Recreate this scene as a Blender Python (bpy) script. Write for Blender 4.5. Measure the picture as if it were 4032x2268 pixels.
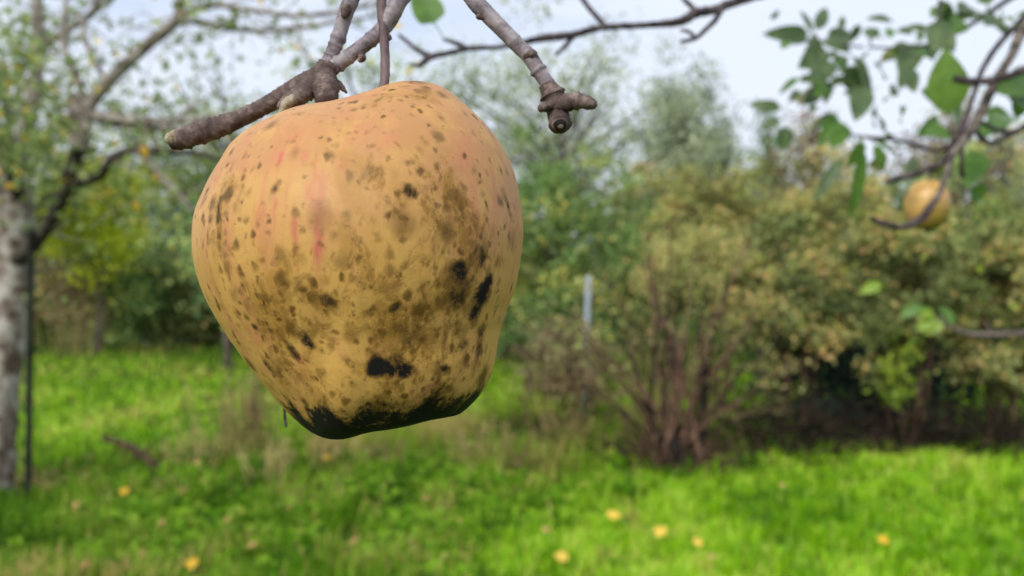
import bpy, math, random
import numpy as np
from mathutils import Vector

sc = bpy.context.scene
for o in list(bpy.data.objects):
    bpy.data.objects.remove(o)
COL = sc.collection
PI = math.pi

# ------------------------------------------------------------------ camera, sky, sun, exposure
CAM_H = 1.5
FPX = 2932.0                       # focal length in photo pixels (4032 wide)
cam_d = bpy.data.cameras.new('camera')
cam = bpy.data.objects.new('camera', cam_d)
COL.objects.link(cam)
cam.location = (0, 0, CAM_H)
cam.rotation_euler = (math.radians(90), 0, 0)
cam_d.sensor_width = 36.0
cam_d.lens = 36.0 * FPX / 4032.0
cam_d.clip_start = 0.01
cam_d.clip_end = 2000
cam_d.dof.use_dof = True
cam_d.dof.focus_distance = 0.168
cam_d.dof.aperture_fstop = 13.0
sc.camera = cam

SUN_EL, SUN_AZ = math.radians(36), math.radians(205)     # azimuth clockwise from +Y: behind the camera, a little to the left
world = bpy.data.worlds.new('World')
sc.world = world
world.use_nodes = True
nt = world.node_tree
nt.nodes.clear()
w_out = nt.nodes.new('ShaderNodeOutputWorld')
w_bg = nt.nodes.new('ShaderNodeBackground')
w_bg.inputs['Strength'].default_value = 0.12
w_sky = nt.nodes.new('ShaderNodeTexSky')
w_sky.sky_type = 'NISHITA'
w_sky.sun_disc = False
w_sky.sun_elevation = SUN_EL
w_sky.sun_rotation = SUN_AZ
w_sky.air_density = 1.0
w_sky.dust_density = 1.5
w_tc = nt.nodes.new('ShaderNodeTexCoord')
w_map = nt.nodes.new('ShaderNodeMapping')
w_map.inputs['Scale'].default_value = (1.0, 1.0, 3.2)
w_map.inputs['Location'].default_value = (1.35, 0.7, 0.1)
w_noise = nt.nodes.new('ShaderNodeTexNoise')
w_noise.inputs['Scale'].default_value = 2.2
w_noise.inputs['Detail'].default_value = 6
w_noise.inputs['Roughness'].default_value = 0.55
w_ramp = nt.nodes.new('ShaderNodeValToRGB')
w_ramp.color_ramp.elements[0].position = 0.30
w_ramp.color_ramp.elements[0].color = (0.82, 0.82, 0.82, 1)
w_ramp.color_ramp.elements[1].position = 0.58
w_ramp.color_ramp.elements[1].color = (1, 1, 1, 1)
w_mix = nt.nodes.new('ShaderNodeMix')
w_mix.data_type = 'RGBA'
w_cl = nt.nodes.new('ShaderNodeMix'); w_cl.data_type = 'RGBA'      # thin grey-blue to bright white overcast cloud
w_cl.inputs['A'].default_value = (2.9, 3.3, 4.1, 1)
w_cl.inputs['B'].default_value = (3.75, 4.05, 4.6, 1)
w_r2 = nt.nodes.new('ShaderNodeValToRGB')
w_r2.color_ramp.elements[0].position = 0.28
w_r2.color_ramp.elements[1].position = 0.46
nt.links.new(w_noise.outputs['Fac'], w_r2.inputs['Fac']); nt.links.new(w_r2.outputs['Color'], w_cl.inputs['Factor'])
nt.links.new(w_cl.outputs['Result'], w_mix.inputs['B'])
nt.links.new(w_tc.outputs['Generated'], w_map.inputs['Vector'])
nt.links.new(w_map.outputs['Vector'], w_noise.inputs['Vector'])
nt.links.new(w_noise.outputs['Fac'], w_ramp.inputs['Fac'])
nt.links.new(w_ramp.outputs['Color'], w_mix.inputs['Factor'])
nt.links.new(w_sky.outputs['Color'], w_mix.inputs['A'])
nt.links.new(w_mix.outputs['Result'], w_bg.inputs['Color'])
nt.links.new(w_bg.outputs['Background'], w_out.inputs['Surface'])

sun_d = bpy.data.lights.new('sun', 'SUN')
sun_d.energy = 1.5
sun_d.angle = math.radians(25)
sun_d.color = (1.0, 0.95, 0.87)
sun = bpy.data.objects.new('sun', sun_d)
COL.objects.link(sun)
sdir = Vector((math.sin(SUN_AZ) * math.cos(SUN_EL), math.cos(SUN_AZ) * math.cos(SUN_EL), math.sin(SUN_EL)))
sun.rotation_euler = sdir.to_track_quat('Z', 'Y').to_euler()
sun.location = (-3, -6, 8)

sc.view_settings.view_transform = 'Standard'
sc.view_settings.look = 'None'
sc.view_settings.gamma = 1.0
sc.view_settings.use_curve_mapping = False
sc.view_settings.exposure = 0.95
sc.render.engine = 'CYCLES'
sc.cycles.use_denoising = True
sc.cycles.max_bounces = 6
sc.cycles.transparent_max_bounces = 6
sc.cycles.caustics_reflective = False
sc.cycles.caustics_refractive = False

# ------------------------------------------------------------------ helpers
def P(px, py, Y):
    """World point on the ray through a photo pixel, at depth Y metres."""
    return np.array([(px - 2016.0) / FPX * Y, Y, CAM_H - (py - 1134.0) / FPX * Y])

def srgb(r, g, b):
    f = lambda c: c / 12.92 if c <= 0.04045 else ((c + 0.055) / 1.055) ** 2.4
    return (f(r / 255), f(g / 255), f(b / 255), 1.0)

def gz(x, y):
    """Ground height."""
    return (0.035 * np.sin(x * 0.9 + 0.4) * np.cos(y * 0.7) + 0.05 * np.sin(x * 0.31 - y * 0.23 + 1.0)
            + 0.015 * np.sin(x * 2.7 + y * 1.9)) * np.clip((np.hypot(x, y) - 1.0) / 4.0, 0, 1)

def tag(o, label=None, cat=None, group=None, kind=None):
    if label: o['label'] = label
    if cat: o['category'] = cat
    if group: o['group'] = group
    if kind: o['kind'] = kind
    return o

def empty(name, loc, label, cat, group=None):
    o = bpy.data.objects.new(name, None)
    o.empty_display_size = 0.05
    COL.objects.link(o)
    o.location = loc
    return tag(o, label, cat, group)

def mesh(name, V, F, mat, parent=None, tint=None, smooth=True, vattr=None, counts=None):
    """F: (n,k) index array, or flat index array with counts. Vertices are in the parent's local space."""
    me = bpy.data.meshes.new(name)
    V = np.asarray(V, dtype=np.float32)
    F = np.asarray(F, dtype=np.int32)
    if counts is None:
        counts = np.full(len(F), F.shape[1], dtype=np.int32)
        flat = F.ravel()
    else:
        counts = np.asarray(counts, dtype=np.int32)
        flat = F
    me.vertices.add(len(V)); me.vertices.foreach_set('co', V.ravel())
    me.loops.add(len(flat)); me.loops.foreach_set('vertex_index', flat)
    me.polygons.add(len(counts))
    st = np.zeros(len(counts), dtype=np.int32); st[1:] = np.cumsum(counts)[:-1]
    me.polygons.foreach_set('loop_start', st)
    me.polygons.foreach_set('loop_total', counts)
    me.polygons.foreach_set('use_smooth', np.full(len(counts), smooth, dtype=bool))
    if tint is not None:
        a = me.attributes.new('tint', 'FLOAT', 'FACE')
        a.data.foreach_set('value', np.asarray(tint, dtype=np.float32))
    for k, v in (vattr or {}).items():
        v = np.asarray(v, dtype=np.float32)
        if v.ndim == 1:
            me.attributes.new(k, 'FLOAT', 'POINT').data.foreach_set('value', v)
        else:
            me.attributes.new(k, 'FLOAT_VECTOR', 'POINT').data.foreach_set('vector', v.ravel())
    me.update(calc_edges=True)
    for m in (mat if isinstance(mat, (list, tuple)) else [mat]):
        me.materials.append(m)
    o = bpy.data.objects.new(name, me)
    COL.objects.link(o)
    if parent is not None:
        o.parent = parent
    return o

def catmull(pts, n):
    pts = np.asarray(pts, float)
    if len(pts) == 2:
        t = np.linspace(0, 1, n)[:, None]
        return pts[0] * (1 - t) + pts[1] * t
    p = np.vstack([2 * pts[0] - pts[1], pts, 2 * pts[-1] - pts[-2]])
    seg = len(pts) - 1
    u = np.linspace(0, seg - 1e-9, n)
    i = u.astype(int); t = (u - i)[:, None]
    a, b, c, d = p[i], p[i + 1], p[i + 2], p[i + 3]
    return 0.5 * (2 * b + (c - a) * t + (2 * a - 5 * b + 4 * c - d) * t ** 2 + (3 * b - a - 3 * c + d) * t ** 3)

def tube(pts, rad, n=16, sides=8, rng=None, rough=0.0, wob=0.0, caps=True):
    """Tapered tube along a smoothed path. Returns V, F(quads; caps as degenerate-free fans of quads)."""
    pts = np.asarray(pts, float)
    R = np.interp(np.linspace(0, 1, n), np.linspace(0, 1, len(np.atleast_1d(rad))), np.atleast_1d(rad))
    C = catmull(pts, n)
    if wob and rng is not None:
        k = rng.normal(0, wob, (n, 3)); k[0] = 0
        C = C + np.cumsum(k, 0) * 0.35
    T = np.gradient(C, axis=0)
    T /= np.linalg.norm(T, axis=1)[:, None] + 1e-12
    up = np.array([0.0, 0.0, 1.0]) if abs(T[0][2]) < 0.9 else np.array([1.0, 0, 0])
    N = np.cross(up, T[0]); N /= np.linalg.norm(N)
    Ns = []
    for k in range(n):
        N = N - T[k] * N.dot(T[k]); N /= np.linalg.norm(N) + 1e-12
        Ns.append(N)
    Ns = np.array(Ns); B = np.cross(T, Ns)
    a = np.linspace(0, 2 * PI, sides, endpoint=False)
    rr = np.repeat(R[:, None], sides, 1)
    if rough and rng is not None:
        rr = rr * (1 + rng.normal(0, rough, rr.shape))
    V = C[:, None, :] + rr[..., None] * (np.cos(a)[None, :, None] * Ns[:, None, :] + np.sin(a)[None, :, None] * B[:, None, :])
    V = V.reshape(-1, 3)
    i = np.arange(n - 1)[:, None] * sides; j = np.arange(sides)[None, :]; j2 = (j + 1) % sides
    F = np.stack([i + j, i + j2, i + sides + j2, i + sides + j], -1).reshape(-1, 4)
    if caps:
        V = np.vstack([V, C[0] - T[0] * R[0] * 0.3, C[-1] + T[-1] * R[-1] * 0.45])
        c0, c1 = len(V) - 2, len(V) - 1
        jj = np.arange(0, sides, 2)
        f0 = np.stack([np.full_like(jj, c0), (jj + 2) % sides, (jj + 1) % sides, jj], -1)
        b = (n - 1) * sides
        f1 = np.stack([np.full_like(jj, c1), b + jj, b + (jj + 1) % sides, b + (jj + 2) % sides], -1)
        F = np.vstack([F, f0, f1])
    return V, F

class Bag:
    def __init__(self): self.V, self.F, self.T, self.n = [], [], [], 0
    def add(self, V, F, t=0.5):
        self.V.append(V); self.F.append(F + self.n); self.n += len(V)
        self.T.append(np.full(len(F), t) if np.isscalar(t) else t)
        return self
    def build(self, name, mat, parent=None, **k):
        return mesh(name, np.vstack(self.V), np.vstack(self.F), mat, parent, tint=np.concatenate(self.T), **k)

def quads_leaves(rng, pos, L, W, droop=0.35):
    """One folded diamond leaf at each position."""
    n = len(pos)
    d = rng.normal(0, 1, (n, 3)); d[:, 2] -= droop
    d /= np.linalg.norm(d, axis=1)[:, None]
    q = rng.normal(0, 1, (n, 3)); q[:, 2] *= 0.5
    s = np.cross(d, q); s /= np.linalg.norm(s, axis=1)[:, None] + 1e-9
    nn = np.cross(s, d)
    L = L * rng.uniform(0.6, 1.3, n)[:, None]; W = W * rng.uniform(0.7, 1.25, n)[:, None]
    V = np.stack([pos, pos + d * L * 0.45 + s * W * 0.5 + nn * W * 0.18,
                  pos + d * L, pos + d * L * 0.45 - s * W * 0.5 + nn * W * 0.18], 1).reshape(-1, 3)
    F = np.arange(4 * n).reshape(n, 4)
    return V, F

# ------------------------------------------------------------------ materials
def nmat(name):
    m = bpy.data.materials.new(name)
    m.use_nodes = True
    t = m.node_tree
    return m, t, t.nodes['Principled BSDF'], t.nodes['Material Output']

def ramp_node(t, stops, interp='LINEAR'):
    r = t.nodes.new('ShaderNodeValToRGB')
    e = r.color_ramp.elements
    r.color_ramp.interpolation = interp
    while len(e) > len(stops): e.remove(e[-1])
    while len(e) < len(stops): e.new(0.5)
    for k, (p, c) in enumerate(stops):
        e[k].position = p
        e[k].color = c if len(c) == 4 else (*c, 1)
    return r

def leaf_mat(name, stops, trans=0.35, rough=0.5, gain=1.0, spec=0.25):
    stops = [(p, tuple(min(.9, v * gain) for v in c[:3])) for p, c in stops]
    m, t, b, out = nmat(name)
    at = t.nodes.new('ShaderNodeAttribute'); at.attribute_name = 'tint'
    r = ramp_node(t, stops)
    t.links.new(at.outputs['Fac'], r.inputs['Fac'])
    t.links.new(r.outputs['Color'], b.inputs['Base Color'])
    b.inputs['Roughness'].default_value = rough
    b.inputs['Specular IOR Level'].default_value = spec
    tr = t.nodes.new('ShaderNodeBsdfTranslucent')
    mx = t.nodes.new('ShaderNodeMixShader'); mx.inputs[0].default_value = trans
    t.links.new(r.outputs['Color'], tr.inputs['Color'])
    t.links.new(b.outputs[0], mx.inputs[1]); t.links.new(tr.outputs[0], mx.inputs[2])
    t.links.new(mx.outputs[0], out.inputs['Surface'])
    return m

def bark_mat(name, c0, c1, c2, scale=40, stretch=(1, 1, 0.25), bump=0.4, dist=0.002, pos=(0.35, 0.5, 0.65), rough=0.85):
    m, t, b, out = nmat(name)
    tc = t.nodes.new('ShaderNodeTexCoord')
    mp = t.nodes.new('ShaderNodeMapping'); mp.inputs['Scale'].default_value = stretch
    n1 = t.nodes.new('ShaderNodeTexNoise'); n1.inputs['Scale'].default_value = scale; n1.inputs['Detail'].default_value = 6
    n1.inputs['Roughness'].default_value = 0.65
    t.links.new(tc.outputs['Object'], mp.inputs['Vector']); t.links.new(mp.outputs['Vector'], n1.inputs['Vector'])
    r = ramp_node(t, [(pos[0], c0), (pos[1], c1), (pos[2], c2)])
    t.links.new(n1.outputs['Fac'], r.inputs['Fac']); t.links.new(r.outputs['Color'], b.inputs['Base Color'])
    b.inputs['Roughness'].default_value = rough
    b.inputs['Specular IOR Level'].default_value = 0.25
    bp = t.nodes.new('ShaderNodeBump'); bp.inputs['Strength'].default_value = bump; bp.inputs['Distance'].default_value = dist
    t.links.new(n1.outputs['Fac'], bp.inputs['Height']); t.links.new(bp.outputs['Normal'], b.inputs['Normal'])
    return m

M = {}
M['twig'] = bark_mat('grey_twig_bark', srgb(80, 70, 74), srgb(136, 126, 132), srgb(174, 166, 168), 260, (1, 1, 1), 0.6, 0.0006, (0.3, 0.5, 0.72), 0.6)
M['spur'] = bark_mat('brown_spur_bark', srgb(52, 42, 41), srgb(98, 82, 78), srgb(160, 146, 136), 210, (1, 1, 1), 0.9, 0.001, (0.3, 0.52, 0.75), 0.75)
M['straw_twig'] = bark_mat('straw_brown_shoots', srgb(84, 62, 44), srgb(132, 108, 78), srgb(166, 146, 108), 8, (1, 1, 1), 0.3, 0.003)
M['stalk'] = bark_mat('purple_brown_stalk', srgb(62, 48, 50), srgb(104, 86, 88), srgb(140, 124, 122), 240, (1, 1, .4), 0.5, 0.0005, (0.3, 0.5, 0.75), 0.6)
M['cut'] = bark_mat('pale_dead_wood', srgb(96, 84, 66), srgb(150, 136, 112), srgb(190, 182, 165), 300, (1, 1, 1), 0.5, 0.0005)
M['branch'] = bark_mat('dark_branch_bark', srgb(38, 32, 34), srgb(70, 60, 62), srgb(104, 94, 94), 120, (1, 1, 1), 0.6, 0.001)
M['branch_grey'] = bark_mat('grey_branch_bark', srgb(58, 50, 46), srgb(100, 90, 84), srgb(140, 130, 120), 90, (1, 1, 1), 0.6, 0.001)
M['trunk'] = bark_mat('lichened_trunk_bark', srgb(62, 48, 40), srgb(118, 104, 92), srgb(180, 177, 166), 11, (1, 1, 0.7), 0.9, 0.02, (0.36, 0.47, 0.60))
M['limb'] = bark_mat('grey_limb_bark', srgb(88, 78, 70), srgb(136, 125, 114), srgb(184, 178, 168), 16, (1, 1, 1), 0.6, 0.01)
M['limb_dark'] = bark_mat('dark_wet_limb_bark', srgb(30, 26, 22), srgb(58, 52, 44), srgb(96, 90, 78), 18, (1, 1, 1), 0.6, 0.01)
M['stem'] = bark_mat('brown_shrub_bark', srgb(48, 32, 27), srgb(92, 66, 54), srgb(138, 110, 92), 25, (1, 1, 0.4), 0.5, 0.005)
M['bgbark'] = bark_mat('far_bark', srgb(66, 58, 50), srgb(98, 88, 78), srgb(128, 120, 108), 9, (1, 1, 0.4), 0.4, 0.01)
M['thicket'] = bark_mat('shade_dark_dead_brushwood', srgb(12, 9, 8), srgb(32, 25, 20), srgb(78, 62, 48), 9, (1, 1, 1), 0.5, 0.004)  # dead wood, bark darkened to carry the shade under the shrubs
M['post'] = bark_mat('dark_stake_wood', srgb(18, 20, 16), srgb(38, 42, 34), srgb(62, 66, 54), 20, (1, 1, 0.2), 0.5, 0.003)
M['hollow'] = bark_mat('rotten_and_shaded_wood', srgb(14, 11, 9), srgb(26, 21, 17), srgb(40, 33, 26), 20, (1, 1, 0.3), 0.5, 0.004)
M['guard'] = bark_mat('pale_plastic_tube', srgb(120, 132, 142), srgb(160, 172, 182), srgb(186, 196, 206), 14, (1, 1, 1), 0.2, 0.002)
M['deadwood'] = bark_mat('dead_brown_wood', srgb(40, 31, 23), srgb(82, 66, 48), srgb(128, 108, 80), 30, (1, 1, 0.4), 0.6, 0.004)

G = lambda r, g, b: srgb(r, g, b)
M['leaf_green'] = leaf_mat('mid_green_foliage', [(0, G(66, 88, 50)), (0.45, G(104, 130, 72)), (0.8, G(146, 162, 98)), (0.95, G(190, 176, 90))], gain=1.70)
M['leaf_deep'] = leaf_mat('deep_green_foliage', [(0, G(50, 74, 48)), (0.5, G(86, 116, 72)), (0.85, G(126, 150, 92)), (1, G(170, 168, 96))], gain=2.00)
M['leaf_olive'] = leaf_mat('olive_foliage', [(0, G(88, 86, 50)), (0.4, G(124, 130, 74)), (0.7, G(152, 158, 90)), (0.92, G(190, 176, 118)), (1, G(198, 158, 108))], gain=1.50)
M['leaf_yellow'] = leaf_mat('yellow_green_foliage', [(0, G(104, 116, 34)), (0.5, G(166, 178, 50)), (1, G(214, 206, 70))], gain=1.75)
M['leaf_autumn'] = leaf_mat('autumn_hedge_foliage', [(0, G(52, 64, 34)), (0.3, G(98, 110, 58)), (0.58, G(124, 134, 78)), (0.8, G(156, 158, 98)), (0.94, G(196, 160, 104)), (1, G(140, 172, 52))], 0.22, gain=1.18)
M['leaf_grey'] = leaf_mat('grey_green_foliage', [(0, G(92, 104, 82)), (0.5, G(130, 142, 112)), (1, G(172, 178, 146))], gain=1.55)  # distant haze is mixed into this pale foliage colour
M['leaf_brown'] = leaf_mat('dull_brown_foliage', [(0, G(70, 58, 42)), (0.5, G(122, 104, 78)), (0.8, G(150, 134, 100)), (1, G(124, 138, 78))], gain=1.50)
M['leaf_lime'] = leaf_mat('lime_green_foliage', [(0, G(96, 122, 34)), (0.5, G(138, 166, 52)), (1, G(176, 184, 66))], 0.3)
M['leaf_shade'] = leaf_mat('shade_dark_foliage', [(0, G(36, 56, 50)), (0.5, G(62, 86, 72)), (1, G(96, 116, 96))], 0.15)  # dark greens for the shrub that deepens the shade behind the row
M['leaf_apple'] = leaf_mat('sparse_apple_foliage', [(0, G(84, 106, 56)), (0.5, G(128, 148, 84)), (0.88, G(170, 182, 116)), (0.95, G(214, 186, 76)), (1, G(220, 180, 70))], 0.4, gain=1.30)
M['grass'] = leaf_mat('lush_grass', [(0, G(54, 100, 4)), (0.35, G(112, 166, 6)), (0.65, G(154, 200, 12)), (0.9, G(184, 216, 80)), (1, G(206, 186, 100))], 0.3, 0.34, spec=.35, gain=1.15)
M['grass_rough'] = leaf_mat('rough_grass_and_weeds', [(0, G(46, 78, 22)), (0.35, G(92, 140, 18)), (0.62, G(136, 176, 46)), (0.8, G(166, 170, 80)), (0.92, G(176, 146, 92)), (1, G(206, 180, 120))], 0.3, 0.55, spec=.1)
M['dry'] = leaf_mat('dry_straw_stems', [(0, G(92, 74, 52)), (0.5, G(150, 132, 88)), (1, G(190, 178, 116))], 0.2, 0.7, gain=1.25)
M['fallen'] = leaf_mat('fallen_yellow_leaf', [(0, G(226, 176, 50)), (1, G(236, 200, 90))], 0.2, 0.6)
M['fallen_pale'] = leaf_mat('fallen_buff_leaf', [(0, G(158, 122, 78)), (1, G(186, 152, 92))], 0.2, 0.6)

def near_leaf_mat(name, base, dark, spots=0.0):
    m, t, b, out = nmat(name)
    uv = t.nodes.new('ShaderNodeAttribute'); uv.attribute_name = 'leafuv'
    sep = t.nodes.new('ShaderNodeSeparateXYZ'); t.links.new(uv.outputs['Vector'], sep.inputs[0])
    ab = t.nodes.new('ShaderNodeMath'); ab.operation = 'ABSOLUTE'; t.links.new(sep.outputs['Y'], ab.inputs[0])
    sh = t.nodes.new('ShaderNodeMath'); sh.operation = 'MULTIPLY_ADD'; sh.inputs[1].default_value = -0.35
    t.links.new(ab.outputs[0], sh.inputs[0]); t.links.new(sep.outputs['X'], sh.inputs[2])
    fr = t.nodes.new('ShaderNodeMath'); fr.operation = 'MULTIPLY'; fr.inputs[1].default_value = 9; t.links.new(sh.outputs[0], fr.inputs[0])
    pp = t.nodes.new('ShaderNodeMath'); pp.operation = 'PINGPONG'; pp.inputs[1].default_value = 0.5; t.links.new(fr.outputs[0], pp.inputs[0])
    mn = t.nodes.new('ShaderNodeMath'); mn.operation = 'MULTIPLY'; mn.inputs[1].default_value = 4; t.links.new(ab.outputs[0], mn.inputs[0])
    mi = t.nodes.new('ShaderNodeMath'); mi.operation = 'MINIMUM'; t.links.new(pp.outputs[0], mi.inputs[0]); t.links.new(mn.outputs[0], mi.inputs[1])
    vr = ramp_node(t, [(0.0, (1, 1, 1)), (0.12, (0, 0, 0))]); t.links.new(mi.outputs[0], vr.inputs['Fac'])
    tc = t.nodes.new('ShaderNodeTexCoord')
    nz = t.nodes.new('ShaderNodeTexNoise'); nz.inputs['Scale'].default_value = 60; nz.inputs['Detail'].default_value = 4
    t.links.new(tc.outputs['Object'], nz.inputs['Vector'])
    r = ramp_node(t, [(0.3, dark), (0.65, base)]); t.links.new(nz.outputs['Fac'], r.inputs['Fac'])
    mv = t.nodes.new('ShaderNodeMix'); mv.data_type = 'RGBA'
    ml = t.nodes.new('ShaderNodeMath'); ml.operation = 'MULTIPLY'; ml.inputs[1].default_value = 0.35
    t.links.new(vr.outputs['Color'], ml.inputs[0]); t.links.new(ml.outputs[0], mv.inputs['Factor'])
    t.links.new(r.outputs['Color'], mv.inputs['A']); mv.inputs['B'].default_value = tuple(min(1, c * 1.7) for c in base[:3]) + (1,)
    col = mv.outputs['Result']
    if spots:
        vo = t.nodes.new('ShaderNodeTexVoronoi'); vo.inputs['Scale'].default_value = spots
        t.links.new(tc.outputs['Object'], vo.inputs['Vector'])
        sr = ramp_node(t, [(0.10, (1, 1, 1)), (0.16, (0, 0, 0))]); t.links.new(vo.outputs['Distance'], sr.inputs['Fac'])
        ms = t.nodes.new('ShaderNodeMix'); ms.data_type = 'RGBA'
        t.links.new(sr.outputs['Color'], ms.inputs['Factor']); t.links.new(col, ms.inputs['A'])
        ms.inputs['B'].default_value = srgb(60, 50, 40)
        col = ms.outputs['Result']
    t.links.new(col, b.inputs['Base Color'])
    b.inputs['Roughness'].default_value = 0.42
    bp = t.nodes.new('ShaderNodeBump'); bp.inputs['Strength'].default_value = 0.4; bp.inputs['Distance'].default_value = 0.001
    t.links.new(mi.outputs[0], bp.inputs['Height']); t.links.new(bp.outputs['Normal'], b.inputs['Normal'])
    tr = t.nodes.new('ShaderNodeBsdfTranslucent'); t.links.new(col, tr.inputs['Color'])
    mx = t.nodes.new('ShaderNodeMixShader'); mx.inputs[0].default_value = 0.45
    t.links.new(b.outputs[0], mx.inputs[1]); t.links.new(tr.outputs[0], mx.inputs[2]); t.links.new(mx.outputs[0], out.inputs['Surface'])
    return m
M['nleaf'] = near_leaf_mat('near_leaf', srgb(112, 150, 66), srgb(76, 116, 46), 0)
M['nleaf_spot'] = near_leaf_mat('spotted_leaf', srgb(124, 158, 64), srgb(96, 132, 50), 34)
M['nleaf_dark'] = near_leaf_mat('dark_leaf', srgb(106, 128, 80), srgb(70, 94, 58), 0)
M['nleaf_olive'] = near_leaf_mat('olive_leaf', srgb(136, 140, 66), srgb(104, 104, 48), 40)
M['nleaf_lime'] = near_leaf_mat('lime_leaf', srgb(150, 176, 50), srgb(112, 146, 36), 0)
M['nleaf_yellow'] = near_leaf_mat('yellow_leaf', srgb(226, 186, 64), srgb(200, 150, 50), 0)

# ------------------------------------------------------------------ ground
def ground():
    s = np.concatenate([-np.geomspace(40, 600, 8)[::-1], np.linspace(-32, 32, 161), np.geomspace(40, 600, 8)])
    yy = np.concatenate([[-600, -200, -60, -20], np.linspace(-8, 40, 121), np.geomspace(48, 900, 10)])
    X, Y = np.meshgrid(s, yy)
    V = np.stack([X, Y, gz(X, Y)], -1).reshape(-1, 3)
    nx = len(s); i = np.arange(len(yy) - 1)[:, None] * nx; j = np.arange(nx - 1)[None, :]
    F = np.stack([i + j, i + j + 1, i + nx + j + 1, i + nx + j], -1).reshape(-1, 4)
    m, t, b, out = nmat('meadow_soil')
    tc = t.nodes.new('ShaderNodeTexCoord')
    n1 = t.nodes.new('ShaderNodeTexNoise'); n1.inputs['Scale'].default_value = 9; n1.inputs['Detail'].default_value = 8
    t.links.new(tc.outputs['Object'], n1.inputs['Vector'])
    r = ramp_node(t, [(0.3, G(34, 40, 16)), (0.5, G(56, 78, 22)), (0.7, G(82, 116, 28))])
    t.links.new(n1.outputs['Fac'], r.inputs['Fac']); t.links.new(r.outputs['Color'], b.inputs['Base Color'])
    b.inputs['Roughness'].default_value = 1.0; b.inputs['Specular IOR Level'].default_value = 0.1
    bp = t.nodes.new('ShaderNodeBump'); bp.inputs['Distance'].default_value = 0.03; t.links.new(n1.outputs['Fac'], bp.inputs['Height'])
    t.links.new(bp.outputs['Normal'], b.inputs['Normal'])
    tag(mesh('ground', V, F, m), kind='structure')
ground()

def vnoise(x, y, seed=0):
    """Cheap smooth 2D value noise 0..1."""
    r = np.random.default_rng(seed).random((64, 64))
    xi, yi = np.floor(x).astype(int), np.floor(y).astype(int)
    fx, fy = x - xi, y - yi
    fx, fy = fx * fx * (3 - 2 * fx), fy * fy * (3 - 2 * fy)
    g = lambda a, b: r[a % 64, b % 64]
    return (g(xi, yi) * (1 - fx) + g(xi + 1, yi) * fx) * (1 - fy) + (g(xi, yi + 1) * (1 - fx) + g(xi + 1, yi + 1) * fx) * fy

def rough_mask(x, y):
    """1 where the sward is rough: left foreground and the strip below the shrubs; 0 on mown lawn."""
    n = vnoise(x * 1.3 + 20, y * 1.3 + 20, 5) - 0.5
    a = 1 / (1 + np.exp((x + 0.35 + n * 1.3 + (y - 4) * 0.02) * 5)) * 1 / (1 + np.exp((y - 6.6 - n) * 5))          # left foreground
    b = np.exp(-((y - 6.9 - n * 0.8) / 0.9) ** 2) * (1 / (1 + np.exp((x - 1.7) * 4))) * (1 / (1 + np.exp((-x - 3.2) * 3)))
    b = np.where(x < -1.6, b * 0.35, b)
    c = 1 / (1 + np.exp((15.8 - y + n * 2) * 2))
    return np.clip(a + b + c, 0, 1)

def blades(name, n, yr, h, w, mat, seed, want, kind='stuff', tbase=0.5, label=None):
    rng = np.random.default_rng(seed)
    u = rng.random(n * 3)
    y = 1 / ((1 / yr[0]) * (1 - u) + (1 / yr[1]) * u)            # denser close by
    x = (rng.random(n * 3) - 0.5) * (y * 1.375 * 2.1 + 1.5)
    rm = rough_mask(x, y)
    keep = rng.random(n * 3) < (rm if want == 'rough' else 1 - rm)
    clump = vnoise(x * 8, y * 8, seed + 1)
    keep &= rng.random(n * 3) < ((0.25 + clump) if want == 'lawn' else np.clip((clump - .28) * 2.4, 0.02, 1))
    x, y, clump = x[keep][:n], y[keep][:n], clump[keep][:n]
    n = len(x)
    z = gz(x, y)
    far = np.clip((y - 5) / 10, 0, 1)
    H = h * (0.55 + 0.8 * clump) * rng.uniform(0.5, 1.25, n)
    W = w * (1 + 1.6 * far) * rng.uniform(0.7, 1.3, n)
    a = rng.uniform(0, 2 * PI, n); lean = rng.uniform(0.1, 0.8, n) * H
    d = np.stack([np.cos(a), np.sin(a), np.zeros(n)], -1)
    s = np.stack([-np.sin(a + rng.normal(0, .5, n)), np.cos(a + rng.normal(0, .5, n)), np.zeros(n)], -1)
    base = np.stack([x, y, z - 0.01], -1)
    up = np.array([0, 0, 1.0])
    mid = base + up * (H * 0.62)[:, None] + d * (lean * 0.35)[:, None]
    tip = base + up * (H * 0.95)[:, None] + d * lean[:, None]
    hw = (W / 2)[:, None]
    V = np.stack([base - s * hw, base + s * hw, mid + s * hw * .8, mid - s * hw * .8, tip], 1).reshape(-1, 3)
    k = np.arange(n)[:, None] * 5
    F = (k + np.array([[0, 1, 2, 3, 3, 2, 4]])).ravel()
    patch = vnoise(x * 1.1 + 7, y * 0.8 + 3, seed + 2) if want == 'lawn' else vnoise(x * 2.6 + 7, y * 2.0 + 3, seed + 2) * 1.5 - .25
    t = np.clip(tbase + (patch - 0.5) * 0.6 + (vnoise(x * 9, y * 7, seed + 4) - .5) * .5 + rng.normal(0, 0.18, n), 0, 1)
    if want == 'lawn': t = np.clip(t + .16 * np.clip((y - 6.5) / 3, 0, 1), 0, 1)
    st = rng.random(n) < 0.035
    t[st] = rng.uniform(0.9, 1, st.sum())
    o = mesh(name, V, F, mat, None, tint=np.repeat(t, 2), smooth=False, counts=np.tile([4, 3], n))
    tag(o, label, None, None, kind)
    return o
blades('lawn_grass', 190000, (3.2, 18), 0.10, 0.007, M['grass'], 11, 'lawn', tbase=0.5)
blades('rough_grass', 66000, (3.2, 24), 0.17, 0.009, M['grass_rough'], 12, 'rough', tbase=0.45)

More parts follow.
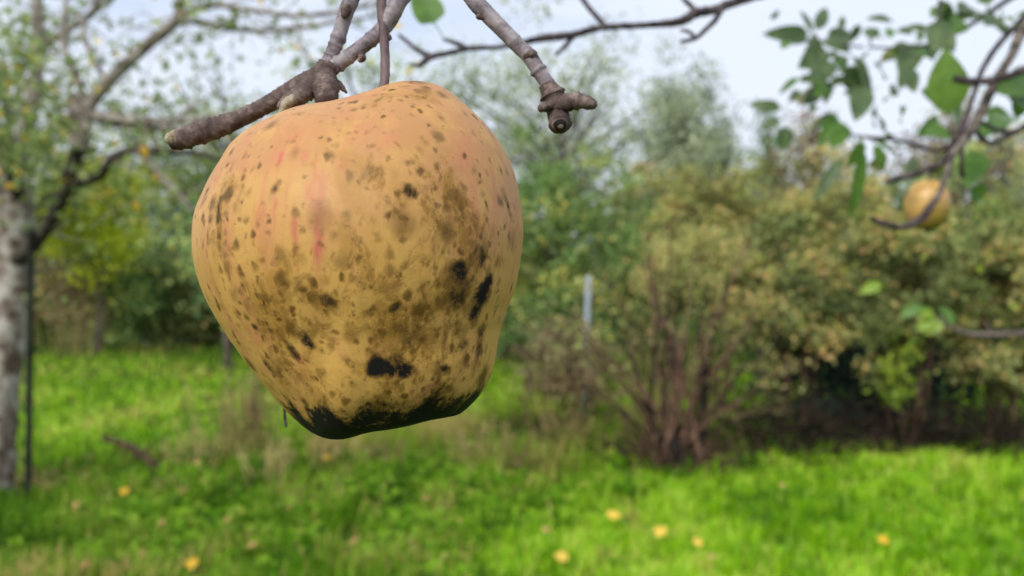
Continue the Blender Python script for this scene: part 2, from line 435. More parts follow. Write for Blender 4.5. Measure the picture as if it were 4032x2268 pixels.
def tall_grass():
    rng = np.random.default_rng(44)
    n0 = 60000
    x = rng.uniform(-3.0, 2.0, n0); y = rng.uniform(5.9, 8.6, n0)
    nz = vnoise(x * 2.2 + 9, y * 2.2 + 4, 6)
    m = np.exp(-((y - 7.1 + .35 * np.sin(x * 2)) / .75) ** 2) / (1 + np.exp((x - 1.3) * 5)) / (1 + np.exp((-x - 1.5) * 4))
    k = rng.random(n0) < m * np.clip((nz - .30) * 2.2, 0, 1)
    x, y, nz = x[k], y[k], nz[k]; n = len(x)
    H = rng.uniform(.12, .42, n) * (.5 + nz); W = rng.uniform(.004, .010, n)
    a = rng.uniform(0, 2 * PI, n); lean = H * rng.uniform(.1, .7, n)
    d = np.stack([np.cos(a), np.sin(a), 0 * a], -1); sd = np.stack([np.cos(a * 3), np.sin(a * 3), 0 * a], -1)
    base = np.stack([x, y, gz(x, y) - .01], -1); up = np.array([0, 0, 1.0]); hw = (W / 2)[:, None]
    mid = base + up * (H * .62)[:, None] + d * (lean * .35)[:, None]; tip = base + up * (H * .95)[:, None] + d * lean[:, None]
    V = np.stack([base - sd * hw, base + sd * hw, mid + sd * hw * .8, mid - sd * hw * .8, tip], 1).reshape(-1, 3)
    F = (np.arange(n)[:, None] * 5 + np.array([[0, 1, 2, 3, 3, 2, 4]])).ravel()
    t = np.clip(vnoise(x * 3 + 2, y * 3, 9) * .7 + .38 + rng.normal(0, .18, n), 0, 1)
    tag(mesh('tall_grass', V, F, M['grass_rough'], None, tint=np.repeat(t, 2), smooth=False, counts=np.tile([4, 3], n)), kind='stuff')
tall_grass()

# broad-leaved weeds in the rough parts
def broad_weeds():
    rng = np.random.default_rng(31)
    n0 = 9000
    y = 1 / (1 / 3.4 * (1 - rng.random(n0)) + 1 / 8.2 * rng.random(n0)); y = rng.uniform(3.4, 8.0, n0)
    x = (rng.random(n0) - .5) * (y * 1.375 * 1.25)
    k = rng.random(n0) < rough_mask(x, y) * (vnoise(x * 3, y * 3, 8) > 0.42)
    x, y = x[k], y[k]
    pos = np.repeat(np.stack([x, y, gz(x, y)], -1), 7, 0)
    n = len(pos)
    a = rng.uniform(0, 2 * PI, n); L = rng.uniform(0.07, 0.2, n); e = rng.uniform(0.2, 1.2, n)
    d = np.stack([np.cos(a) * np.cos(e), np.sin(a) * np.cos(e), np.sin(e)], -1)
    s = np.stack([-np.sin(a), np.cos(a), 0 * a], -1)
    W = (L * rng.uniform(0.22, 0.4, n) / 2)[:, None]; L = L[:, None]
    tip = pos + d * L; tip[:, 2] -= 0.25 * L[:, 0]
    mid = pos + d * L * 0.6
    up = np.array([0, 0, 0.02])
    V = np.stack([pos, mid + s * W + up, tip, mid - s * W + up], 1).reshape(-1, 3)
    t = np.clip(np.repeat(rng.random(len(x)) * 0.6 + 0.1, 7) + rng.normal(0, 0.08, n), 0, 1)
    tag(mesh('broad_weeds', V, np.arange(4 * n).reshape(n, 4), M['grass_rough'], None, tint=t, smooth=False), kind='stuff')
broad_weeds()

# ------------------------------------------------------------------ the apple
AD = 0.185                                            # metres from the lens to the apple's axis
OUT = np.array([(1501,335),(1564,318),(1634,314),(1690,323),(1753,346),(1802,381),(1858,433),(1914,489),(1963,552),(2005,622),(2029,685),
 (2047,762),(2057,839),(2062,920),(2057,984),(2043,1068),(2026,1145),(1998,1214),(1973,1291),(1963,1354),(1949,1445),(1921,1515),(1893,1557),
 (1858,1592),(1816,1630),(1774,1644),(1683,1658),(1599,1679),(1508,1695),(1446,1706),(1404,1721),(1362,1732),(1313,1732),(1257,1721),(1201,1690),
 (1152,1648),(1103,1599),(1047,1529),(991,1459),(935,1382),(887,1312),(838,1235),(796,1152),(768,1068),(754,984),(753,940),(755,887),(768,818),
 (796,755),(831,685),(866,629),(893,580),(935,535),(991,493),(1047,465),(1103,440),(1159,419),(1229,405),(1299,398),(1369,381),(1439,360)], float)
ACX, ACY = 1440.0, 1010.0
APX = AD / FPX                                        # metres per photo pixel at that depth
apple = empty('apple', tuple(P(ACX, ACY, AD)), 'large yellow and orange apple with rotten, shade-blackened base and sooty spots hanging from the branch', 'apple')

def apple_shape(nphi=420, nth=300):
    dx, dz = (OUT[:, 0] - ACX), -(OUT[:, 1] - ACY)
    ang = np.arctan2(dx, dz); rad = np.hypot(dx, dz)
    o = np.argsort(ang); ang, rad = ang[o], rad[o]
    A = np.concatenate([ang - 2 * PI, ang, ang + 2 * PI]); Rr = np.concatenate([rad, rad, rad])
    # smooth the outline a little
    g = np.linspace(-PI, PI, 721)
    f = np.interp(g, A, Rr)
    k = np.exp(-(np.arange(-6, 7) / 3.0) ** 2); k /= k.sum()
    f = np.convolve(np.concatenate([f[-7:-1], f, f[1:7]]), k, 'valid')
    look = lambda a: np.interp(a, g, f)
    th = np.linspace(0, PI, nth)
    ph = np.linspace(0, 2 * PI, nphi, endpoint=False)
    RR, RL = look(th), look(-th)
    # perspective: the visible rim of a round body lies in front of its axis
    TH, PH = np.meshgrid(th, ph, indexing='ij')
    w = (1 + np.cos(PH)) / 2
    R = RR[:, None] * w + RL[:, None] * (1 - w)
    lob = (0.010 * np.cos(5 * PH + 0.6) * np.sin(TH) ** 2 * (0.3 + 0.9 * (TH / PI) ** 2) + 0.008 * np.cos(3 * PH + 1.1 + TH))
    lob *= np.abs(np.sin(PH)) ** 1.0                      # silhouette stays as measured
    R = R * (1 + lob)
    R = R * (1 - 0.30 * np.exp(-(TH / 0.20) ** 2) - 0.16 * np.exp(-((PI - TH) / 0.22) ** 2))
    R = R * APX / 1.026
    S = np.sin(TH) * R
    V = np.stack([S * np.cos(PH), S * np.sin(PH), np.cos(TH) * R], -1)
    # measured outline of the fruit against the outline of this body seen from the camera: even out the radii
    c0 = P(ACX, ACY, AD)
    ed = np.linspace(-PI, PI, 181); mid_ = (ed[1:] + ed[:-1]) / 2
    for it in range(7):
        W = V + c0
        px = 2016 + W[..., 0] / W[..., 1] * FPX - ACX
        pz = -(1134 - (W[..., 2] - CAM_H) / W[..., 1] * FPX - ACY)
        al, rho = np.arctan2(px, pz), np.hypot(px, pz)
        b = np.clip(np.digitize(al.ravel(), ed) - 1, 0, 179)
        mx = np.zeros(180); np.maximum.at(mx, b, rho.ravel())
        cf = look(mid_) / np.maximum(mx, 1)
        kk = np.exp(-(np.arange(-5, 6) / 2.2) ** 2); kk /= kk.sum()
        cf = np.convolve(np.concatenate([cf[-5:], cf, cf[:5]]), kk, 'valid')
        am = np.concatenate([mid_ - 2 * PI, mid_, mid_ + 2 * PI])
        ca = np.interp(al, am, np.tile(cf, 3)); ma = np.interp(al, am, np.tile(mx, 3))
        wt = np.clip(rho / np.maximum(ma, 1), 0, 1) ** 2
        V = V * (1 + (ca - 1) * wt)[..., None]
    return V, TH, PH

AV, ATH, APH = apple_shape()
nth_, nphi_ = ATH.shape

def apple_stains():
    """Stains, soot, bruises and painted base shade of the skin, as fields on the surface (metres from each spot's centre)."""
    ctr = P(ACX, ACY, AD)
    W = AV + ctr
    front = AV[..., 1] < 0.004
    px = 2016 + W[..., 0] / W[..., 1] * FPX
    py = 1134 - (W[..., 2] - CAM_H) / W[..., 1] * FPX
    def at(x, y):
        d = np.where(front, (px - x) ** 2 + (py - y) ** 2, 1e12)
        return np.unravel_index(np.argmin(d), d.shape)
    def blob(F, x, y, rx, ry, s=1.0, tilt=0.0, hard=1.0):
        i = at(x, y)
        p = AV[i]; th, phv = ATH[i], APH[i]
        e1 = np.array([-math.sin(phv), math.cos(phv), 0]); nrm = p / np.linalg.norm(p)
        e2 = np.cross(nrm, e1)
        e2 = e2 if e2[2] < 0 else -e2
        c, sn = math.cos(tilt), math.sin(tilt)
        a1, a2 = e1 * c + e2 * sn, -e1 * sn + e2 * c
        d = AV - p
        k = APX * 0.9
        q = (d @ a1 / (rx * k)) ** 2 + (d @ a2 / (ry * k)) ** 2 + (d @ nrm / (max(rx, ry) * 1.5 * k)) ** 2
        F += s * np.exp(-q ** hard)
    dark = np.zeros(ATH.shape); pink = np.zeros(ATH.shape); russ = np.zeros(ATH.shape)
    for a in [(1809,1065,34,36,1.0),(1797,1120,30,60,.75),(1795,1185,30,36,.7),(1907,1150,34,62,1.15,.35),(1925,1110,20,30,.8),
              (1480,1432,24,40,1.2),(1500,1462,46,26,1.25),(1560,1455,44,22,1.2),(1600,1462,34,26,1.15),(1746,1459,32,18,1.0),
              (1599,1300,32,52,.62),(1606,1355,26,34,.55),(1893,1305,34,38,.75),(1826,1351,36,30,.72),(1886,1385,30,40,.55),(1905,1010,26,40,.42),
              (1152,1385,22,46,.8,-.5),(1100,1320,20,40,.6,-.5),(1215,1354,26,34,.8,-.3),(1058,1445,26,52,.8,-.5),(1100,1480,18,26,.5),(1120,1560,22,34,.6,-.3),
              (1005,1291,16,20,.85),(1002,1057,20,24,.62),(1010,1165,16,18,.55),(1194,1145,18,20,.6),(1306,1200,26,24,.62),(1235,1170,60,40,.32),(1466,1228,24,28,.55),
              (1438,1291,20,22,.5),(1571,1207,24,26,.62),(1540,1225,20,18,.5),(1963,1033,26,26,.7),(1795,1270,24,26,.55),(1634,1508,16,16,.6),(1390,1515,16,18,.6),
              (1774,1536,22,20,.8),(1215,1613,28,20,.7),(900,1060,24,40,.42),(907,1110,16,36,.35),(1082,742,20,24,.75),(907,757,18,36,.5),(978,757,18,24,.45),
              (862,817,20,46,.85),(850,765,16,24,.5),(1599,741,30,30,.6),(1625,770,24,30,.45),(1830,741,18,24,.72),(1767,768,18,24,.5),(1676,741,16,16,.4),
              (1970,670,22,34,.5),(2004,824,16,36,.85),(1990,780,14,26,.5),(1879,873,20,60,.5),(1907,975,26,60,.65),(1870,1010,24,44,.55),(1662,538,18,18,.45),
              (1320,573,22,16,.45),(1380,566,14,14,.35),(1732,447,16,14,.45),(1599,337,40,12,.6),(1640,335,30,12,.45),(1320,930,30,26,.45),(1300,1020,14,20,.35),
              (817,936,16,44,.7),(810,880,14,24,.5),(1700,700,20,40,.3),(1650,650,30,36,.3),(1480,880,40,30,.3),(1860,1260,30,30,.45),
              (1810,1440,24,50,.5),(1868,1450,18,46,.5),(1930,1390,14,20,.55),(1350,1330,26,30,.25),(1250,1260,30,24,.3),(1690,1200,30,24,.3),(1810,1200,30,40,.4),
              (1205,450,46,9,.5),(1262,455,20,8,.45),(1750,950,40,60,.25),(2015,1130,12,30,.8),(1030,1000,26,40,.2),(1500,640,30,20,.22),(1440,1130,30,20,.3),
              (1445,1060,24,20,.22),(1250,1100,24,20,.25),(1350,1240,20,20,.3),(1700,1390,24,18,.3),(1660,1420,20,14,.3),(1840,1560,26,18,.7),(1700,1600,34,18,.6),(1560,1420,40,30,.5),(1840,1110,60,90,.45),(1880,1220,50,60,.4),(1740,1330,30,40,.45),(1700,1240,26,30,.4),
              (1280,1185,70,46,.4),(1180,1300,60,60,.4),(1090,1400,60,60,.4),(880,1010,40,80,.35),(860,900,30,60,.35),(930,820,40,60,.35),(1020,860,26,40,.3),(1150,1120,40,30,.3),(1620,900,50,40,.3),
              (1560,830,40,40,.3),(1720,860,40,40,.35),(1780,900,30,50,.4),(1480,1340,40,40,.35),(1380,1420,40,40,.3),(1290,1470,40,40,.3),(1220,1530,40,30,.35),(1900,1460,30,60,.5),(1950,1230,24,60,.4)]:
        a = (*a[:4], a[4] * (1.0 if a[4] >= .95 else .74), *a[5:])
        blob(dark, *a[:5], **({'tilt': a[5]} if len(a) > 5 else {}))
    for a in [(1103,620,9,60,.8),(1088,720,8,80,.6),(1084,810,9,70,.75),(1140,700,9,120,.5),(1040,740,8,110,.45),(1240,700,8,110,.4),(1170,960,8,120,.4),(1330,760,8,90,.35),(1201,615,14,34,.9),(1208,790,20,90,.45),(1250,930,22,110,.6),(1264,970,16,50,.5),
              (817,866,22,70,.9),(860,700,20,50,.4),(1355,650,26,36,.4),(1949,776,16,60,.8),(1934,690,12,40,.5),(1095,930,20,90,.5),(1173,1415,34,26,.7),(1140,560,70,90,.3),
              (1010,880,20,80,.4),(1300,850,16,80,.4),(1500,700,14,60,.2),(1830,560,20,70,.25),(1975,1330,24,50,.4),(1880,1340,40,60,.35),(960,640,60,60,.25),(1700,980,16,50,.3),
              (2005,560,26,70,.3),(1780,1000,12,40,.3),(905,920,14,60,.4),(1150,880,14,100,.4)]:
        blob(pink, *a[:5])
    for a in [(1850,1150,190,330,.52),(1600,1280,200,220,.5),(1200,1230,240,160,.5),(1120,1430,130,130,.5),(880,780,120,160,.45),(1650,720,190,140,.45),(1800,820,140,140,.4),
              (1400,1000,260,120,.3),(1580,380,190,70,.5),(1650,1500,260,110,.4),(1250,1580,160,90,.45),(1200,450,110,30,.5),(950,1050,120,200,.3)]:
        blob(russ, *a[:5])
    # rot and painted underside shade: from the calyx end up to a ragged line
    z = AV[..., 2] / APX
    line = -560 + 16 * np.sin(APH * 3 + 0.5) + 16 * np.sin(APH * 7 + 1.3) + 14 * np.sin(APH * 13) + 10 * np.sin(APH * 23 + 2)
    xx = AV[..., 0] / APX
    line = line + 0.115 * (xx - 60)                                  # the ragged line climbs to the right
    base = 1 / (1 + np.exp((z - line) / 42.0))
    base2 = 1 / (1 + np.exp((z - line - 60) / 40.0))
    back = np.clip(AV[..., 1] / 0.03, 0, 1)
    russ += back * 0.45
    return dark, pink, np.clip(russ, 0, 1), base, base2

def apple_material():
    m, t, b, out = nmat('apple_skin')
    L = t.links.new
    N = lambda typ: t.nodes.new(typ)
    def attr(n):
        a = N('ShaderNodeAttribute'); a.attribute_name = n; return a
    def noise(vec, scale, detail=4, rough=0.55, dist=0.0):
        n = N('ShaderNodeTexNoise'); n.inputs['Scale'].default_value = scale; n.inputs['Detail'].default_value = detail
        n.inputs['Roughness'].default_value = rough; n.inputs['Distortion'].default_value = dist
        L(vec, n.inputs['Vector']); return n.outputs['Fac']
    def math_(op, a, b_=None, c=None, clamp=False):
        n = N('ShaderNodeMath'); n.operation = op; n.use_clamp = clamp
        for i, v in enumerate((a, b_, c)):
            if v is None: continue
            if isinstance(v, (int, float)): n.inputs[i].default_value = v
            else: L(v, n.inputs[i])
        return n.outputs[0]
    def step(v, lo, hi):
        n = N('ShaderNodeMapRange'); n.interpolation_type = 'SMOOTHSTEP'
        n.inputs['From Min'].default_value = lo; n.inputs['From Max'].default_value = hi
        L(v, n.inputs['Value']); return n.outputs['Result']
    def mix(f, a, b_):
        n = N('ShaderNodeMix'); n.data_type = 'RGBA'
        for k, v in (('Factor', f), ('A', a), ('B', b_)):
            if isinstance(v, (int, float)): n.inputs[k].default_value = v
            elif isinstance(v, tuple): n.inputs[k].default_value = v
            else: L(v, n.inputs[k])
        return n.outputs['Result']
    tc = N('ShaderNodeTexCoord').outputs['Object']
    st = attr('streak').outputs['Vector']
    sepn = N('ShaderNodeSeparateXYZ'); L(tc, sepn.inputs[0])
    zz = sepn.outputs['Z']
    big = noise(tc, 45, 3)
    mid = noise(tc, 160, 5, 0.6)
    fine = noise(tc, 520, 5, 0.65)
    speck = noise(tc, 1100, 3, 0.6)
    strk = noise(st, 7.0, 6, 0.6, 0.3)
    strk2 = noise(st, 16.0, 4, 0.6)
    # ground colour: ochre yellow low down, peach shoulder dulled to offset the sunlight
    hi = step(math_('ADD', zz, math_('MULTIPLY', math_('SUBTRACT', big, 0.5), 0.06)), -0.022, 0.034)
    col = mix(hi, srgb(206, 162, 86), srgb(184, 134, 86))
    col = mix(math_('MULTIPLY', step(mid, 0.44, 0.66), 0.42), col, srgb(208, 164, 90))
    col = mix(math_('MULTIPLY', step(strk, 0.46, 0.66), 0.42), col, srgb(192, 128, 92))
    col = mix(math_('MULTIPLY', step(strk2, 0.52, 0.7), 0.3), col, srgb(186, 142, 62))
    # pink flush along the meridians
    pk = attr('pink').outputs['Fac']
    pf = math_('MULTIPLY', pk, math_('ADD', 0.2, math_('MULTIPLY', step(strk2, 0.34, 0.66), 1.6)))
    pf = math_('MULTIPLY', math_('ADD', pf, math_('MULTIPLY', step(strk, 0.57, 0.72), 0.34)), math_('MULTIPLY', step(mid, 0.26, 0.60), 0.95), clamp=True)
    col = mix(math_('MULTIPLY', pf, 0.78), col, srgb(190, 88, 84))
    # russet and sooty blotch, several sizes, a little drawn out along the meridians
    rs = attr('russet').outputs['Fac']
    mp = N('ShaderNodeMapping'); mp.inputs['Scale'].default_value = (1, 1, 0.62); L(tc, mp.inputs['Vector']); sc_ = mp.outputs['Vector']
    rk = math_('MULTIPLY', math_('SUBTRACT', rs, 0.45), 0.22)
    nA, nB, nC = noise(sc_, 100, 5, 0.62, 0.4), noise(sc_, 230, 6, 0.68, 0.5), noise(sc_, 520, 5, 0.66)
    r0 = step(math_('ADD', nA, rk), 0.45, 0.66)
    col = mix(math_('MULTIPLY', r0, 0.62), col, srgb(164, 122, 50))
    r1 = step(math_('ADD', math_('ADD', math_('MULTIPLY', nB, 0.7), math_('MULTIPLY', nA, 0.3)), rk), 0.49, 0.63)
    col = mix(math_('MULTIPLY', r1, 0.72), col, srgb(134, 96, 34))
    r2 = step(math_('ADD', math_('ADD', math_('MULTIPLY', nC, 0.65), math_('MULTIPLY', nA, 0.35)), rk), 0.55, 0.66)
    col = mix(math_('MULTIPLY', r2, 0.68), col, srgb(98, 70, 24))
    r3 = step(math_('ADD', speck, math_('MULTIPLY', rk, 0.6)), 0.62, 0.74)
    col = mix(math_('MULTIPLY', r3, 0.5), col, srgb(86, 62, 26))
    # lenticels
    vo = N('ShaderNodeTexVoronoi'); vo.inputs['Scale'].default_value = 260; L(tc, vo.inputs['Vector'])
    ln = N('ShaderNodeMapRange'); ln.inputs['From Min'].default_value = 0.16; ln.inputs['From Max'].default_value = 0.08
    L(vo.outputs['Distance'], ln.inputs['Value'])
    col = mix(math_('MULTIPLY', ln.outputs['Result'], 0.28), col, srgb(116, 84, 40))
    # small round scab dots of many sizes
    for vs, lo, seed in ((230, 0.27, 0.0), (130, 0.20, 3.1), (380, 0.27, 7.7), (560, 0.27, 4.4)):
        vm = N('ShaderNodeMapping'); vm.inputs['Location'].default_value = (seed, seed * .7, seed * 1.3); vm.inputs['Scale'].default_value = (1, 1, .8); L(tc, vm.inputs['Vector'])
        vd = N('ShaderNodeMix'); vd.data_type = 'VECTOR'; vd.inputs['Factor'].default_value = 0.0012
        ncol = N('ShaderNodeTexNoise'); ncol.inputs['Scale'].default_value = 420; ncol.inputs['Detail'].default_value = 3; L(tc, ncol.inputs['Vector'])
        va = N('ShaderNodeVectorMath'); va.operation = 'MULTIPLY_ADD'; va.inputs[1].default_value = (.0022, .0022, .0022); L(ncol.outputs['Color'], va.inputs[0]); L(vm.outputs['Vector'], va.inputs[2])
        v2 = N('ShaderNodeTexVoronoi'); v2.inputs['Scale'].default_value = vs; L(va.outputs[0], v2.inputs['Vector'])
        sp = N('ShaderNodeSeparateColor'); L(v2.outputs['Color'], sp.inputs[0])
        on = math_('SUBTRACT', math_('ADD', math_('MULTIPLY', rs, 0.5), 0.32), sp.outputs[0], clamp=True)     # how many cells carry a dot, and how big
        on = math_('MULTIPLY', step(on, 0.0, 0.35), lo + .14)
        dot = math_('MULTIPLY', step(math_('SUBTRACT', on, v2.outputs['Distance']), -0.16, 0.26), math_('ADD', .35, math_('MULTIPLY', sp.outputs[1], .6)))
        col = mix(dot, col, srgb(96, 66, 18))
    # individual scab spots: broken, ragged, with a brown halo
    dk = attr('dark').outputs['Fac']
    n1 = step(noise(tc, 260, 6, 0.7, 0.6), 0.34, 0.64)
    n2 = step(noise(tc, 110, 4, 0.6, 0.5), 0.34, 0.64)
    dn = math_('MULTIPLY', math_('MULTIPLY', dk, math_('ADD', 0.35, math_('MULTIPLY', n1, 1.0))), math_('ADD', 0.65, math_('MULTIPLY', n2, 0.75)))
    halo = step(math_('ADD', dk, math_('MULTIPLY', math_('SUBTRACT', nC, 0.5), 0.9)), 0.08, 0.6)
    col = mix(math_('MULTIPLY', halo, 0.72), col, srgb(122, 88, 32))
    core = step(dn, 0.22, 0.72)
    col = mix(math_('MULTIPLY', core, 0.88), col, srgb(62, 44, 16))
    black = step(dn, 0.62, 1.05)
    col = mix(black, col, srgb(12, 9, 6))
    # rotten calyx end blackened for shade: olive, brown, then black, with a ragged front
    rag = math_('ADD', math_('MULTIPLY', math_('SUBTRACT', nA, 0.5), 1.3), math_('MULTIPLY', math_('SUBTRACT', nC, 0.5), 1.0))
    b2 = step(math_('ADD', attr('base2').outputs['Fac'], rag), 0.30, 0.95)
    col = mix(math_('MULTIPLY', b2, 0.7), col, srgb(112, 86, 26))
    bb_ = math_('ADD', attr('base').outputs['Fac'], rag)
    bs = step(bb_, 0.30, 0.58)
    col = mix(math_('MULTIPLY', bs, 0.85), col, srgb(46, 34, 12))
    col = mix(step(bb_, 0.40, 0.66), col, mix(step(nB, 0.4, 0.6), srgb(7, 6, 5), srgb(18, 14, 9)))
    L(col, b.inputs['Base Color'])
    rg = math_('ADD', 0.52, math_('MULTIPLY', math_('MAXIMUM', math_('MAXIMUM', core, math_('MULTIPLY', r1, 0.7)), math_('MULTIPLY', bs, 0.5)), 0.35))
    L(rg, b.inputs['Roughness'])
    b.inputs['Specular IOR Level'].default_value = 0.33
    b.inputs['Subsurface Weight'].default_value = 0.08
    b.inputs['Subsurface Radius'].default_value = (0.004, 0.002, 0.001)
    b.inputs['Subsurface Scale'].default_value = 1.0
    hgt = math_('SUBTRACT', math_('ADD', math_('MULTIPLY', fine, 0.4), math_('MULTIPLY', r1, 0.25)), math_('ADD', math_('MULTIPLY', core, 0.7), math_('MULTIPLY', bs, math_('MULTIPLY', nB, 1.6))))
    bp = N('ShaderNodeBump'); bp.inputs['Strength'].default_value = 0.35; bp.inputs['Distance'].default_value = 0.0007
    L(hgt, bp.inputs['Height']); L(bp.outputs['Normal'], b.inputs['Normal'])
    return m

def build_apple():
    dark, pink, russ, base, base2 = apple_stains()
    i = np.arange(nth_ - 1)[:, None] * nphi_; j = np.arange(nphi_)[None, :]; j2 = (j + 1) % nphi_
    F = np.stack([i + j, i + nphi_ + j, i + nphi_ + j2, i + j2], -1).reshape(-1, 4)
    streak = np.stack([np.cos(APH) * np.sin(ATH), np.sin(APH) * np.sin(ATH), ATH * 0.16], -1)
    mesh('fruit_body', AV.reshape(-1, 3), F, apple_material(), apple,
         vattr=dict(dark=dark.ravel(), pink=pink.ravel(), russet=russ.ravel(), base=base.ravel(), base2=base2.ravel(), streak=streak.reshape(-1, 3)))
    rng = np.random.default_rng(3)
    # stalk: from the cavity straight up to the branch above the frame
    o0 = P(ACX, ACY, AD)
    path = [np.array([0.0, 0, 0.0]) + (P(1440, 520, AD) - o0), P(1492, 400, AD + .004) - o0, P(1516, 300, AD + .006) - o0, P(1512, 150, AD + .008) - o0, P(1502, 0, AD + .011) - o0, P(1515, -160, AD + .014) - o0, P(1580, -420, AD + .016) - o0]
    r = np.array([20, 19, 19, 19.5, 21, 22, 24]) * APX
    mesh('stalk', *tube(path, r, 60, 12, rng, 0.05), M['stalk'], apple)
    # dried calyx in the basin
    B = Bag()
    zc = AV[-1, 0, 2]
    for k in range(5):
        a = k * 2 * PI / 5 + .3
        d = np.array([math.cos(a), math.sin(a), 0])
        p0 = np.array([0, 0, zc + .001]) + d * .002
        B.add(*tube([p0, p0 + d * .002 + [0, 0, -.003], p0 + d * .0005 + [0, 0, -.0065]], [.0012, .0010, .0003], 6, 6))
    B.build('calyx', M['spur'], apple)
build_apple()

# ------------------------------------------------------------------ fruiting branch in front: twigs and spurs around the apple
TD = AD + 0.010
def near(px, py, dy=0.0): return P(px, py, TD + dy)
KP = TD / FPX
fb0 = near(1300, 260)
fbranch = empty('fruiting_branch', tuple(fb0), 'bare grey twigs with ringed brown spurs hanging in focus around the big apple', 'branch')

def ringed(pts, rad, n, sides, rng, rough, nodes=(), rings=0, ring_amp=0.1):
    """Near twig: tube with bud scars (nodes: position 0..1, width, swell) and fine growth rings."""
    u = np.linspace(0, 1, n)
    R = np.interp(u, np.linspace(0, 1, len(rad)), rad)
    for (p, w, s) in nodes:
        R = R * (1 + s * np.exp(-((u - p) / w) ** 2))
    if rings:
        R = R * (1 + ring_amp * np.abs(np.sin(u * rings * PI + 1.6 * np.sin(u * 17 + rings) + 1.1 * np.sin(u * 41))) ** 3 * (0.5 + 0.5 * np.sin(u * 29 + 1)))
    V, F = tube(pts, R, n, sides, rng, rough)
    return V, F

def near_twig(name, pix, rpx, mat, n=90, sides=20, nodes=(), rings=0, amp=0.1, rough=0.02, label=None, seed=1):
    rng = np.random.default_rng(seed)
    pts = [near(*p) - fb0 for p in pix]
    o = mesh(name, *ringed(pts, np.array(rpx) * KP, n, sides, rng, rough, nodes, rings, amp), mat, fbranch)
    if label: o['label'] = label
    return o
near_twig('bough', [(1360, -520, .03), (1560, -470, .02), (1720, -440, .018), (1950, -470, .02), (2250, -560, .03)], [70, 78, 80, 76, 70], M['twig'], 60, 16, rough=.04, seed=20)
near_twig('twig', [(1560, -470, .02), (1440, -160), (1383, 0), (1362, 50), (1330, 155), (1302, 222), (1286, 270)], [40, 34, 31, 30, 27, 27, 33], M['twig'], 120, 20,
          [(.66, .02, .22), (.72, .012, .15), (.83, .012, .16)], seed=2)
near_twig('twig', [(1720, -440, .018), (1640, -120, .004), (1572, 0), (1527, 88), (1472, 146), (1408, 196), (1348, 240), (1300, 268)], [44, 38, 35, 32, 29, 28, 29, 32], M['twig'], 130, 20,
          [(.60, .012, .12), (.80, .01, .12), (.90, .018, .2)], seed=3)
near_twig('bud_scar', [(1425, 205, -.001), (1424, 228, -.001), (1412, 240, -.001)], [14, 17, 9], M['spur'], 18, 10, rough=.1, seed=4)
near_twig('bud_scar', [(1508, 120, -.001), (1528, 146, -.001), (1534, 158, -.001)], [12, 15, 9], M['spur'], 18, 10, rough=.1, seed=5)
near_twig('bud_scar', [(1368, 20, -.0022), (1362, 45, -.0022), (1352, 66, -.0022)], [14, 22, 12], M['spur'], 18, 10, rough=.1, seed=6)
near_twig('spur', [(1296, 255), (1270, 296), (1212, 328), (1139, 362, .002), (1033, 423, .004), (935, 470, .004), (866, 497, .003), (790, 522, .002), (720, 545), (672, 561)],
          [40, 46, 44, 37, 32, 36, 40, 44, 40, 30], M['spur'], 200, 22, [(.63, .012, .12), (.70, .01, .14), (.78, .012, .14), (.87, .014, .16), (.94, .01, .1)], rings=34, amp=.07, rough=.03,
          label='thick ringed brown spur running down left behind the apple', seed=7)
near_twig('spur_tip', [(700, 540, -.001), (676, 549, -.001), (660, 560, -.001)], [31, 29, 17], M['cut'], 20, 16, rough=.05, label='pale broken end of the left spur', seed=8)
near_twig('knob', [(1275, 290, -.002), (1283, 350, -.006), (1286, 405, -.008)], [44, 48, 40], M['spur'], 40, 18, rings=7, amp=.08, rough=.05, seed=9)
near_twig('knob', [(1235, 330, -.003), (1188, 372, -.006), (1136, 400, -.008), (1108, 432, -.009)], [38, 36, 30, 20], M['spur'], 40, 16, rings=8, amp=.1, rough=.06, seed=10)
near_twig('bud', [(1160, 385, -.011), (1128, 410, -.012), (1106, 445, -.012)], [16, 21, 8], M['cut'], 20, 12, rough=.06, label='pale fleshy bud beside the apple', seed=11)
near_twig('bud', [(1300, 318, -.003), (1336, 336, -.003), (1366, 366, -.003)], [15, 17, 4], M['spur'], 20, 10, rough=.08, label='dark pointed bud of the left spur', seed=12)
near_twig('bud_scar', [(1255, 268, -.002), (1290, 262, -.003), (1330, 285, -.002)], [16, 24, 12], M['spur'], 20, 12, rough=.1, seed=13)
# right twig
near_twig('twig', [(1720, -440, .018), (1790, -150, .004), (1862, -8), (1925, 62), (1992, 130), (2052, 192), (2085, 222), (2130, 292), (2166, 345), (2180, 385)],
          [46, 40, 35, 33, 31, 29, 31, 29, 29, 34], M['twig'], 160, 20, [(.50, .012, .1), (.755, .010, .22), (.93, .01, .1)], label='straight grey twig slanting down right of the apple', seed=14)
near_twig('bud_scar', [(2062, 225, -.001), (2096, 214, -.0015), (2112, 238, -.001)], [10, 20, 8], M['spur'], 18, 10, rough=.1, seed=15)
near_twig('bud_scar', [(1876, 62, -.001), (1888, 66, -.001), (1908, 72, -.001)], [8, 13, 7], M['spur'], 14, 8, rough=.1, seed=16)
near_twig('spur', [(2150, 330), (2172, 368), (2186, 405), (2198, 450), (2204, 484, -.002), (2207, 498, -.003)], [30, 44, 46, 42, 42, 33], M['spur'], 80, 22,
          [(.24, .05, .14), (.42, .03, .08), (.86, .03, .10)], rings=8, amp=.06, rough=.03, label='blunt brown spur ending the right twig', seed=17)
near_twig('scar_pit', [(2205, 490, -.0062), (2207, 500, -.0068)], [25, 20], M['hollow'], 8, 18, rough=.04, seed=18)
